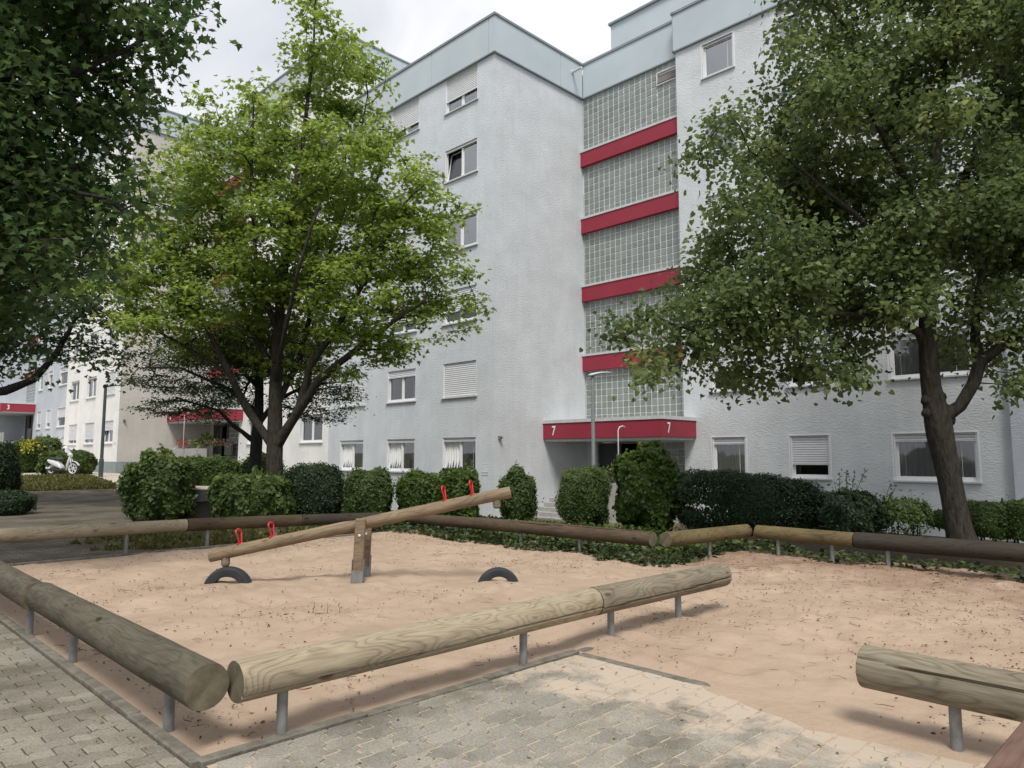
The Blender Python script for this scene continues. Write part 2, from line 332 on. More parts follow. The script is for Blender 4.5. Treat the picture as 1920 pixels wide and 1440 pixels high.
# paving stone
def pavermat(name, c1, c2, dust=0., dcol=(.46, .385, .30)):
    m = mat(name, c1, .93, .15, noise=70, col2=c2, var=.35, bump=[(220, .6, .003, (1, 1, 1)), (9, .3, .006, (1, 1, 1))])
    t = m.node_tree; b = t.nodes['Principled BSDF']; c = b.inputs['Base Color'].links[0].from_socket
    tc = nd(t, 'ShaderNodeTexCoord')
    n = nd(t, 'ShaderNodeTexNoise'); n.inputs['Scale'].default_value = 1.6; n.inputs['Detail'].default_value = 7; n.inputs['Roughness'].default_value = .6; t.links.new(tc.outputs['Object'], n.inputs[0])
    r = nd(t, 'ShaderNodeValToRGB'); r.color_ramp.elements[0].position = .34; r.color_ramp.elements[0].color = (.62, .60, .55, 1); r.color_ramp.elements[1].position = .56; r.color_ramp.elements[1].color = (1.02, 1, .97, 1)
    mm = nd(t, 'ShaderNodeMix', data_type='RGBA', blend_type='MULTIPLY'); mm.inputs[0].default_value = 1
    t.links.new(n.outputs[0], r.inputs[0]); t.links.new(c, mm.inputs[6]); t.links.new(r.outputs[0], mm.inputs[7]); cur = mm.outputs[2]
    if dust:
        # sand trodden onto the stones: strongest along the edge of the pit, in patches elsewhere
        sx = nd(t, 'ShaderNodeSeparateXYZ'); t.links.new(tc.outputs['Object'], sx.inputs[0])
        ds = nd(t, 'ShaderNodeVectorMath', operation='DOT_PRODUCT'); ds.inputs[1].default_value = (R2, R2, 0); t.links.new(tc.outputs['Object'], ds.inputs[0])
        mr = nd(t, 'ShaderNodeMapRange'); mr.inputs[1].default_value = 3.05; mr.inputs[2].default_value = 4.35; mr.inputs[3].default_value = -.14; mr.inputs[4].default_value = .20
        t.links.new(ds.outputs['Value'], mr.inputs[0])
        n3 = nd(t, 'ShaderNodeTexNoise'); n3.inputs['Scale'].default_value = 2.3; n3.inputs['Detail'].default_value = 8; n3.inputs['Roughness'].default_value = .68; n3.inputs['Distortion'].default_value = .4
        t.links.new(tc.outputs['Object'], n3.inputs[0])
        a1 = nd(t, 'ShaderNodeMath', operation='ADD'); t.links.new(mr.outputs[0], a1.inputs[0]); t.links.new(n3.outputs[0], a1.inputs[1])
        r3 = nd(t, 'ShaderNodeValToRGB'); r3.color_ramp.elements[0].position = .50; r3.color_ramp.elements[0].color = (0, 0, 0, 1); r3.color_ramp.elements[1].position = .64; r3.color_ramp.elements[1].color = (.93, .93, .93, 1)
        t.links.new(a1.outputs[0], r3.inputs[0])
        m2 = nd(t, 'ShaderNodeMix', data_type='RGBA'); t.links.new(r3.outputs[0], m2.inputs[0]); t.links.new(cur, m2.inputs[6]); m2.inputs[7].default_value = (*dcol, 1); cur = m2.outputs[2]
    t.links.new(cur, b.inputs['Base Color'])
    return m
M['paverL'] = pavermat('wavy paving stone', (.17, .155, .13), (.30, .278, .235))
M['paverR'] = pavermat('zigzag paving stone', (.205, .192, .168), (.36, .34, .30), 1.)
M['jointL'] = mat('paving joint soil', (.075, .066, .052), .95, .05, noise=40, col2=(.14, .12, .09), bump=[(150, .6, .004, (1, 1, 1))])
M['jointR'] = mat('paving joint sand', (.36, .30, .22), .95, .05, noise=40, col2=(.48, .40, .30), bump=[(150, .6, .004, (1, 1, 1))])
# small brick paving farther off, drawn by a brick pattern turned to the courtyard's grid
def farbrick():
    m = mat('brick paving', (.14, .12, .10), .93, .12, bump=[(60, .4, .01, (1, 1, 1))]); t = m.node_tree; b = t.nodes['Principled BSDF']
    tc = nd(t, 'ShaderNodeTexCoord'); mp = nd(t, 'ShaderNodeMapping'); mp.inputs['Rotation'].default_value = (0, 0, math.radians(-45))
    br = nd(t, 'ShaderNodeTexBrick'); br.inputs['Scale'].default_value = 1; br.inputs['Brick Width'].default_value = .225; br.inputs['Row Height'].default_value = .1125; br.inputs['Mortar Size'].default_value = .008
    br.inputs['Color1'].default_value = (.105, .092, .075, 1); br.inputs['Color2'].default_value = (.175, .155, .128, 1); br.inputs['Mortar'].default_value = (.06, .055, .045, 1)
    n = nd(t, 'ShaderNodeTexNoise'); n.inputs['Scale'].default_value = .8; n.inputs['Detail'].default_value = 6
    r = nd(t, 'ShaderNodeValToRGB'); r.color_ramp.elements[0].position = .35; r.color_ramp.elements[0].color = (.6, .57, .5, 1); r.color_ramp.elements[1].position = .62; r.color_ramp.elements[1].color = (1.1, 1.1, 1.1, 1)
    mm = nd(t, 'ShaderNodeMix', data_type='RGBA', blend_type='MULTIPLY'); mm.inputs[0].default_value = 1
    t.links.new(tc.outputs['Object'], mp.inputs[0]); t.links.new(mp.outputs[0], br.inputs[0]); t.links.new(tc.outputs['Object'], n.inputs[0]); t.links.new(n.outputs[0], r.inputs[0])
    t.links.new(br.outputs[0], mm.inputs[6]); t.links.new(r.outputs[0], mm.inputs[7]); t.links.new(mm.outputs[2], b.inputs['Base Color'])
    return m
M['farbrick'] = farbrick()
def sandmat():
    m = mat('playground sand', (.365, .272, .200), .97, .05, noise=1.1, col2=(.45, .345, .262), bump=[(3.2, .7, .05, (1, 1, 1)), (14, .6, .018, (1, 1, 1)), (240, .8, .003, (1, 1, 1))])
    t = m.node_tree; b = t.nodes['Principled BSDF']; c = b.inputs['Base Color'].links[0].from_socket
    tc = nd(t, 'ShaderNodeTexCoord'); n = nd(t, 'ShaderNodeTexNoise'); n.inputs['Scale'].default_value = 260; n.inputs['Detail'].default_value = 3; t.links.new(tc.outputs['Object'], n.inputs[0])
    r = nd(t, 'ShaderNodeValToRGB'); r.color_ramp.elements[0].position = .3; r.color_ramp.elements[0].color = (.72, .70, .68, 1); r.color_ramp.elements[1].position = .6; r.color_ramp.elements[1].color = (1.05, 1.05, 1.05, 1)
    mm = nd(t, 'ShaderNodeMix', data_type='RGBA', blend_type='MULTIPLY'); mm.inputs[0].default_value = .8
    t.links.new(n.outputs[0], r.inputs[0]); t.links.new(c, mm.inputs[6]); t.links.new(r.outputs[0], mm.inputs[7])
    # damp, soiled sand along the planted back edge (dark organic stain)
    n2 = nd(t, 'ShaderNodeTexNoise'); n2.inputs['Scale'].default_value = 1.2; n2.inputs['Detail'].default_value = 7; n2.inputs['Roughness'].default_value = .7; t.links.new(tc.outputs['Object'], n2.inputs[0])
    ds = nd(t, 'ShaderNodeVectorMath', operation='DOT_PRODUCT'); ds.inputs[1].default_value = (R2, R2, 0); t.links.new(tc.outputs['Object'], ds.inputs[0])
    mr = nd(t, 'ShaderNodeMapRange'); mr.inputs[1].default_value = 7.6; mr.inputs[2].default_value = 10.6; mr.inputs[3].default_value = -.2; mr.inputs[4].default_value = .22; t.links.new(ds.outputs['Value'], mr.inputs[0])
    a1 = nd(t, 'ShaderNodeMath', operation='ADD'); t.links.new(mr.outputs[0], a1.inputs[0]); t.links.new(n2.outputs[0], a1.inputs[1])
    r3 = nd(t, 'ShaderNodeValToRGB'); r3.color_ramp.elements[0].position = .45; r3.color_ramp.elements[0].color = (0, 0, 0, 1); r3.color_ramp.elements[1].position = .8; r3.color_ramp.elements[1].color = (.8, .8, .8, 1)
    t.links.new(a1.outputs[0], r3.inputs[0])
    m2 = nd(t, 'ShaderNodeMix', data_type='RGBA'); t.links.new(r3.outputs[0], m2.inputs[0]); t.links.new(mm.outputs[2], m2.inputs[6]); m2.inputs[7].default_value = (.20, .125, .085, 1)
    t.links.new(m2.outputs[2], b.inputs['Base Color'])
    return m
M['sand'] = sandmat()

# ------------------------------------------------------------------ terrain
def S(x): x = np.clip(x, 0, 1); return x * x * (3 - 2 * x)
def gz(x, y):
    x = np.asarray(x, float); y = np.asarray(y, float); u = (y - x) * R2; v = (x + y) * R2
    return -.62 * S((v - 11.6) / 4.) * (1 - S((u - 24) / 7)) * S((u + 16) / 8) + .6 * S((u - 30) / 9) + 1.35 * S((u - 52) / 14)
def drape(name, u0, u1, v0, v1, m, dz, step=.5, hole=None, kind='structure', rough=0., edge=None):
    nu = max(2, int((u1 - u0) / step) + 1); nv = max(2, int((v1 - v0) / step) + 1)
    U, V = np.meshgrid(np.linspace(u0, u1, nu), np.linspace(v0, v1, nv), indexing='ij')
    if edge is not None: V = V + 0; U, V = edge(U, V)
    X = R2 * (V - U); Y = R2 * (U + V); Z = gz(X, Y) + dz
    if rough: Z += rough * (np.sin(X * 3.1 + np.sin(Y * 2.3) * 1.7) + np.sin(Y * 4.3 + np.sin(X * 5.1)) + .5 * np.sin(X * 9.3 + Y * 7.1))
    P = np.stack([X, Y, Z], -1).reshape(-1, 3)
    i = np.arange(nu * nv).reshape(nu, nv)
    Fq = np.stack([i[:-1, :-1], i[1:, :-1], i[1:, 1:], i[:-1, 1:]], -1).reshape(-1, 4)[:, ::-1]
    if hole is not None:
        c = P[Fq].mean(1); uu = (c[:, 1] - c[:, 0]) * R2; vv = (c[:, 0] + c[:, 1]) * R2; Fq = Fq[~hole(uu, vv)]
    o = link(name, rawmesh(name, P, Fq, m, True)); tag(o, kind=kind); return o
drape('ground', -120, 260, -150, 150, M['ground'], -.10, 2.)
drape('brick_path', 12.62, 33.4, -14, 10.4, M['farbrick'], -.006, .6)
drape('footpath', 39.5, 64, 4, 13.3, M['footpath'], -.01, .6)
drape('entrance_path', 20.5, 39.5, 10.4, 12.8, M['footpath'], -.014, .6)
drape('lawn_ground', 33.4, 39.5, -14, 10.4, mat('lawn soil', (.085, .088, .028), .95, .1, noise=3, col2=(.15, .14, .055), bump=[(30, .8, .03, (1, 1, 1))]), -.018, .5)
drape('planting_bed', 12.62, 18, 5.8, 17.9, M['soil'], .012, .5)
drape('planting_bed', -14, 12.62, 9.1, 24, M['soil'], -.036, .5)
# the sandpit: one gently uneven sheet (slightly domed, raked by feet)
def sandz(x, y):
    return .012 + (.016 * np.sin(x * 2.1 + 1.3 * np.sin(y * 1.7)) + .012 * np.sin(y * 3.9 + np.sin(x * 4.2)) + .007 * np.sin(x * 9.1 + y * 5.3 + np.sin(y * 8.)) + .005 * np.sin(x * 17. + 2 * np.sin(y * 13.))) + .004
def sand():
    st = .05; UU, VV_ = np.meshgrid(np.arange(-7, 12.46, st), np.arange(1.625, 11.8, st), indexing='ij'); X = R2 * (VV_ - UU); Y = R2 * (UU + VV_)
    nx, ny = X.shape; rs = np.random.RandomState(3)
    Z = sandz(X, Y)
    n = rs.rand(nx // 4 + 3, ny // 4 + 3)
    def up(a, k):
        i = np.arange(nx) / k; j = np.arange(ny) / k; i0 = i.astype(int); j0 = j.astype(int); fi = (i - i0)[:, None]; fj = (j - j0)[None]
        fi = fi * fi * (3 - 2 * fi); fj = fj * fj * (3 - 2 * fj)
        return a[i0][:, j0] * (1 - fi) * (1 - fj) + a[i0 + 1][:, j0] * fi * (1 - fj) + a[i0][:, j0 + 1] * (1 - fi) * fj + a[i0 + 1][:, j0 + 1] * fi * fj
    Z += .022 * (up(n, 4) - .5); n = rs.rand(nx // 9 + 3, ny // 9 + 3); Z += .03 * (up(n, 9) - .5)
    n = rs.rand(nx // 2 + 3, ny // 2 + 3); Z += .010 * (up(n, 2) - .5)
    Zn = up(rs.rand(nx // 3 + 4, ny // 3 + 4), 3)
    for _ in range(620):                                   # footprints and scuffs
        u_, v_ = rs.uniform(-5, 12.2), rs.uniform(1.9, 10.8); r_ = rs.uniform(.05, .13); a_ = rs.rand() * 3.14; dep = rs.uniform(.006, .024)
        m_ = (np.abs(UU[:, 0] - u_) < .4); m2_ = (np.abs(VV_[0] - v_) < .4); du = UU[np.ix_(m_, m2_)] - u_; dv = VV_[np.ix_(m_, m2_)] - v_
        p_ = du * math.cos(a_) + dv * math.sin(a_); q_ = -du * math.sin(a_) + dv * math.cos(a_); e_ = (p_ / (r_ * 1.7)) ** 2 + (q_ / r_) ** 2
        Z[np.ix_(m_, m2_)] += dep * (-np.exp(-e_) * 1.25 + .5 * np.exp(-(np.sqrt(e_) - 1.5) ** 2 * 4))
    dk = np.minimum.reduce([VV_ - 1.625, 12.45 - UU, np.maximum(UU - 3.85, VV_ - 4.575)]); kk = S(np.clip(dk, 0, 1) / .22)
    Z = Z * kk + (1 - kk) * -.004
    spill = -.016 + .026 * S((VV_ - 4.12 - .10 * np.sin(UU * 2.7) - .14 * S((2.2 - UU) / 2) * 0) / .42) * S((3.05 - UU) / .5) + .006 * (Zn - .5)
    Z = np.where((UU < 3.85) & (VV_ < 4.6), spill, Z); Z = np.where((UU < 3.1) & (VV_ >= 4.6) & (VV_ < 4.9), np.maximum(Z, .008), Z)
    P = np.stack([X, Y, Z], -1).reshape(-1, 3); U = (P[:, 1] - P[:, 0]) * R2; V = (P[:, 0] + P[:, 1]) * R2
    i = np.arange(nx * ny).reshape(nx, ny); Fq = np.stack([i[:-1, :-1], i[1:, :-1], i[1:, 1:], i[:-1, 1:]], -1).reshape(-1, 4)
    cu = U[Fq].mean(1); cv = V[Fq].mean(1)
    wob = .25 * np.sin(cu * 2.3) + .15 * np.sin(cu * 5.1 + 1)
    inside = (cu < 12.47) & ~((cu < 3.845) & (cv < np.where(cu < 3.1, 4.05, 4.57))) & (R2 * (cu + cv) > 1.5) & np.where(cu > 5.9, cv < 9.25 + wob, cv < 11.3 + wob)
    Fq = Fq[inside]; used = np.unique(Fq); rm = -np.ones(len(P), int); rm[used] = np.arange(len(used))
    tag(link('sand', rawmesh('sand', P[used], rm[Fq][:, ::-1], M['sand'], True)), kind='structure')
sand()
# paving built stone by stone
def pavers(name, m, u0, u1, v0, v1, Lp, Wp, shape, keep, lim, gap=.0035, depth=.009, seed=1):
    rs = np.random.RandomState(seed); out = shape(Lp, Wp)            # outline in (v,u) around the stone's centre
    k = len(out); c = out.mean(0); d = out - c; ln = np.linalg.norm(d, axis=1, keepdims=True)
    inn = c + d * (1 - (gap + .004) / ln * 1.15); mid = c + d * (1 - gap / ln * 1.15)
    VV = []; FF = []; var = []; nrow = 0; u = u0
    while u < u1:
        v = v0 + (Lp / 2 if nrow % 2 else 0)
        while v < v1:
            if keep(u, v):
                n = len(VV); tilt = rs.uniform(-.004, .004, 2); h0 = rs.uniform(-.0018, .0018); q = rs.rand()
                for ring, z in ((inn, 0.), (mid, -.0035), (mid, -depth)):
                    for a, b in ring:
                        p = uv(min(max(u + b, lim[0]), lim[1]), min(max(v + a, lim[2]), lim[3])); VV.append((p[0], p[1], z + h0 + tilt[0] * a + tilt[1] * b)); var.append(q)
                FF.append(tuple(n + i for i in range(k)))
                for rr in (0, 1):
                    for i in range(k):
                        j = (i + 1) % k; FF.append((n + rr * k + i, n + (rr + 1) * k + i, n + (rr + 1) * k + j, n + rr * k + j))
            v += Lp
        u += Wp; nrow += 1
    me = rawmesh(name, VV, FF, m, False, var); o = link(name, me); tag(o, kind='structure')
    return o
def wave_shape(Lp, Wp):
    a = .011; xs = np.linspace(-Lp / 2, Lp / 2, 9); w = a * np.sin((xs / Lp + .5) * 4 * math.pi)
    lo = np.stack([xs, -Wp / 2 + w], 1); hi = np.stack([xs, Wp / 2 + w], 1)[::-1]
    return np.concatenate([lo, hi])
def zig_shape(Lp, Wp):
    e = .023; t = np.array([-.5, -.30, -.18, .18, .30, .5]); off = np.array([e, e, -e, -e, e, e])
    j = .006
    lo = [(-Lp / 2 + e, -Wp / 2), (0 - .01, -Wp / 2), (0 + .01, -Wp / 2 + j), (Lp / 2 + e, -Wp / 2 + j)]
    rt = [(Lp / 2 + o, tt * Wp + (j if tt < -.4 else (j if tt > .4 else 0))) for o, tt in zip(off[1:-1], t[1:-1])]
    hi = [(Lp / 2 + e, Wp / 2 + j), (0 + .01, Wp / 2 + j), (0 - .01, Wp / 2), (-Lp / 2 + e, Wp / 2)]
    lf = [(-Lp / 2 + o, tt * Wp) for o, tt in zip(off[1:-1][::-1], t[1:-1][::-1])]
    return np.array(lo + rt + hi + lf)
pavers('left_pavement', M['paverL'], 0.6, 12.4, -5.4, 1.62, .225, .1125, wave_shape, lambda u, v: R2 * (u + v) > 1.4 and v < 1.60, (0, 12.44, -6, 1.548))
pavers('pavement', M['paverR'], -2.43, 3.86, 1.75, 4.6, .215, .162, zig_shape, lambda u, v: R2 * (u + v) > .8, (-3, 3.80, 1.655, 4.51), seed=4, gap=.006)
drape('left_pavement_bed', .3, 12.45, -6, 1.56, M['jointL'], -.010, .5)
drape('pavement_bed', -3, 3.80, 1.62, 4.52, M['jointR'], -.0055, .5)
# kerbs: edging stones set end to end
def kerb(pu, pv, along, length, z1=.018, wd=.075, seed=0, name='kerb'):
    rs = random.Random(seed); b = MB(); n = max(1, round(length / .98)); l = length / n
    for i in range(n):
        s0 = i * l + .003; s1 = (i + 1) * l - .003; dz = rs.uniform(-.006, .004); dw = rs.uniform(-.004, .004)
        Mx = Matrix.Rotation(math.radians(45 if along == 'v' else 135), 4, 'Z'); o = uv(pu, pv); Mx = Matrix.Translation(Vector(o)) @ Mx
        b.bbox(s0, s1, -wd / 2 + dw, wd / 2 + dw, -.12, z1 + dz, .007, Mx)
    o = b.build(name, M['kerb']); tag(o, kind='structure')
kerb(3.85, 1.60, 'u', 8.6, .022, seed=1)
kerb(3.85, 1.60, 'v', 2.98, .014, seed=2)
kerb(1.0 - 4, 4.56, 'u', 6.8, .001, seed=3)
kerb(3.85, 4.62, 'v', 1.6, .004, seed=5)
kerb(12.50, 1.50, 'v', 7.6, .03, seed=4)
kerb(12.50, -6, 'v', 7.4, .012, seed=6)

# ------------------------------------------------------------------ log rails of the sandpit
def log_mesh(length, r, seed, crack=None, n=64):
    rs = random.Random(seed); V = []; F = []; m = max(8, int(length / .07)); cr0 = crack
    ph = [rs.uniform(0, 6.28) for _ in range(6)]
    def rr(x, th):
        q = 1 + .014 * math.sin(2 * th + ph[0] + x * .7) + .008 * math.sin(3 * th + ph[1] - x) + .010 * math.sin(x * 2.1 + ph[2]) + .004 * math.sin(x * 9 + ph[3] + th * 2)
        return r * q
    rings = []
    xs = [0, .004, .014] + [.014 + (length - .028) * i / m for i in range(1, m)] + [length - .014, length - .004, length]
    for x in xs:
        e = min(x, length - x); k = 1 if e > .013 else (.99 if e > .003 else .975)
        ring = []
        ct = None
        if cr0 is not None: ct = cr0 + .16 * math.sin(x * 1.1 + ph[4]) + .05 * math.sin(x * 4.7 + ph[5])
        for i in range(n):
            th = 2 * math.pi * i / n; q = rr(x, th) * k
            if ct is not None:
                d = (th - ct + math.pi) % (2 * math.pi) - math.pi; fw = math.pi / n
                if abs(d) < fw * 1.02 : q -= .022 * (1 if .05 < x / length < .97 else .5)
            ring.append(len(V)); V.append((x, q * math.cos(th), q * math.sin(th)))
        rings.append(ring)
    for a, b in zip(rings[:-1], rings[1:]):
        for i in range(n): j = (i + 1) % n; F.append((a[i], a[j], b[j], b[i]))
    for rg, fl in ((rings[0], 1), (rings[-1], -1)):
        c0 = len(V); V.append((V[rg[0]][0], 0, 0))
        for i in range(n): F.append((c0, rg[(i + 1) % n], rg[i])[::fl])
    return V, F
def rail(name, p0, p1, r, m, label, group=None, crack=None, seed=0, posts=(), cat='log rail', ground=None, sub=.035):
    p0 = Vector([float(c) for c in p0]); p1 = Vector([float(c) for c in p1]); d = p1 - p0
    e = empty(name, (p0.x, p0.y, p0.z), 0, label, cat, group)
    V, F = log_mesh(d.length, r, seed, crack)
    me = rawmesh('log', V, F, m); me.materials.append(M['endgrain']); mi = [0] * len(F)
    for i in range(len(F) - 128, len(F)): mi[i] = 1
    me.polygons.foreach_set('material_index', mi)
    o = link('log', me, e); o.rotation_euler = d.to_track_quat('X', 'Z').to_euler(); smooth_by_angle(o, 50)
    for s in posts:
        q = p0 + d * (s / d.length); b = MB(); g = sandz(q.x, q.y) - .06
        b.tube([(q.x - p0.x, q.y - p0.y, g - p0.z), (q.x - p0.x, q.y - p0.y, q.z - r * .80 - p0.z)], .030, 14)
        po = b.build('post', M['steel'], e); smooth_by_angle(po, 50)
    return e
G1 = 'log rails around the sandpit'
rail('log_rail', uv(3.92, 1.66, .345), uv(7.36, 1.66, .350), .121, M['woodgreen'], 'grey green log rail along the left pavement, its round cut end nearest the camera', G1, None, 11, (.50, 2.43))
rail('log_rail', uv(7.38, 1.62, .355), uv(12.4, 1.62, .37), .121, M['woodgreen'], 'grey green log rail at the left edge of the picture, behind the nearest left log', G1, None, 12, (.15, 2.2, 4.2))
rail('log_rail', uv(3.90, 1.80, .345), uv(3.90, 4.85, .345), .113, M['woodtan'], 'long pale tan cracked log rail crossing the front of the sandpit', G1, 3.55, 13, (.28, 2.22))
rail('log_rail', uv(3.90, 4.862, .345), uv(3.84, 6.87, .345), .117, M['woodgrey'], 'short weathered tan log rail ending free over the sand', G1, 3.35, 14, (.22, 1.22))
rail('log_rail', uv(1.63, 4.50, .345), uv(-2.2, 4.42, .345), .118, M['woodgrey'], 'cracked grey log rail entering from the right edge beside the bench', G1, 2.55, 15, (.46, 2.6))
rail('log_rail', uv(12.58, -5.2, .50), uv(12.58, 4.86, .40), .100, M['woodtan'], 'pale yellow log rail at the back left in front of the brick path', G1, None, 16, (1.5, 4.6, 9.15))
rail('log_rail', uv(12.58, 4.88, .40), uv(12.58, 6.95, .35), .105, M['woodbrown'], 'brown log rail behind the lower seesaw handles', G1, None, 17, (.35, 1.6))
rail('log_rail', uv(12.58, 6.97, .35), uv(12.50, 9.55, .28), .105, M['wooddark'], 'nearly black log rail behind the middle of the seesaw', G1, None, 18, (.8,))
rail('log_rail', uv(12.3, 9.35, .26), uv(9.05, 9.05, .34), .105, M['woodbrown'], 'brown log rail behind the raised end of the seesaw', G1, None, 19, (1.9,))
rail('log_rail', uv(9.03, 9.05, .34), uv(6.15, 9.05, .345), .108, M['woodbrown'], 'dark brown log rail in front of the ivy, right of the seesaw', G1, 2.1, 20, (.2, 1.5))
rail('log_rail', uv(5.98, 9.12, .345), uv(5.72, 11.05, .35), .110, M['woodolive'], 'mossy olive log rail in front of the big hedge', G1, None, 21, (1.0,))
rail('log_rail', uv(5.55, 11.08, .35), uv(4.02, 10.98, .35), .105, M['woodolive'], 'short yellow brown log rail at the back right corner', G1, None, 22, (.35, 1.2))
rail('log_rail', uv(4.0, 10.98, .35), uv(-3.5, 10.9, .36), .115, M['wooddark'], 'long nearly black log rail in front of the big right tree', G1, None, 23, (.42, 2.6, 5))

# ------------------------------------------------------------------ seesaw
ss = empty('seesaw', (-1.84, 9.12, 0), 0, 'wooden seesaw beam on two posts, left end down on a tyre', 'seesaw')
pl = Vector((-3.66 + 1.84, -.16, .345)); pr = Vector((-.02 + 1.84, .14, 1.095)); d = pr - pl
V, F = log_mesh(d.length, .074, 31, None, 36)
V = [(x, y * (1 if abs(x - d.length / 2) > .12 else .93), z * (1 - .20 * max(0, 1 - abs(x - d.length * .47) / .10) * (z > 0)) * (1 if x < 3.4 else 1)) for x, y, z in V]
bm_ = link('beam', rawmesh('beam', V, F, M['woodseesaw']), ss, pl); bm_.rotation_euler = d.to_track_quat('X', 'Z').to_euler(); smooth_by_angle(bm_, 50)
dn = d.normalized()
for q, (ox, oy, hh) in enumerate(((-.035, -.13, .79), (-.03, .25, .77))):
    b = MB(); Mx = Matrix.Translation((ox, oy, 0)) @ Matrix.Rotation(math.radians(-2.2), 4, 'Y').inverted()
    b.bbox(-.062, .062, -.035, .035, .06, hh, .010, Mx)
    po = b.build('post', M['woodseesaw'], ss)
    b = MB()
    b.box(-.072, -.063, -.05, .05, -.1, .30, Mx); b.box(.063, .072, -.05, .05, -.1, .30, Mx); b.box(-.063, .063, -.046, -.038, -.1, .17, Mx)
    b.build('steel_shoe', M['steel'], po)
    b = MB(); b.lathe([(0, .012), (.012, .010), (.017, 0), (.017, -.01)], 12, Mx @ Matrix.Translation((0, -.037, hh - .2)) @ Matrix.Rotation(math.pi / 2, 4, 'X')); b.build('bolt', M['lamphead'], po)
for s in (.38, .77, 2.91, 3.26):
    c = pl + dn * s; b = MB(); up = Vector((-dn.z, 0, dn.x)); top = c + up * .068
    pts = []
    for k in range(15):
        t = k / 14; a = math.pi * (1 - t)
        if k < 3: p = (-.022 - .012 * k, .055 * k)
        elif k > 11: p = (.022 + .012 * (14 - k), .055 * (14 - k))
        else:
            a = math.pi * (1 - (k - 3) / 8); p = (.058 * math.cos(a), .135 + .045 * math.sin(a))
        pts.append(top + Vector((0.25, 1, 0)).normalized() * p[0] + up * p[1])
    b.tube(pts, .0105, 8); b.tube([top + Vector((-.03, -.045, 0)), top + Vector((.03, .045, .002))], .012, 8)
    h = b.build('handle', M['redmetal'], ss); smooth_by_angle(h, 60)
for s in (.19, 3.55):
    c = pl + dn * s; b = MB(); b.tube([c + Vector((0, 0, -.04)), c + Vector((.004, 0, -.14)), c + Vector((.006, 0, -.165))], [.052, .050, .034], 14)
    b.build('bumper_stub', M['woodgrey'], ss, smooth=False)
def tyre(x, y, R, rim, zc, rz, label):
    b = MB(); prof = []
    W = .085
    for k in range(13):
        a = -math.pi / 2 + math.pi * k / 12
        prof.append((rim + (R - rim) * (.5 + .5 * math.cos(a)) ** .45 if True else 0, W * math.sin(a)))
    prof = [(rim, -W * .8)] + prof + [(rim, W * .8), (rim + .03, W * .65), (rim + .055, 0), (rim + .03, -W * .65), (rim, -W * .8)]
    b.lathe(prof, 56, Matrix.Rotation(math.pi / 2, 4, 'X'))
    o = b.build('tyre', M['rubber'], None, (x, y, zc), (0, 0, rz)); smooth_by_angle(o, 50)
    tag(o, label, 'tyre', 'half buried tyres under the seesaw'); return o
tyre(-3.43, 8.97, .290, .175, -.070, .10, 'black tyre half buried in the sand under the lowered seesaw end')
tyre(-.17, 9.2, .270, .165, -.095, .10, 'black tyre half buried in the sand under the raised seesaw end')

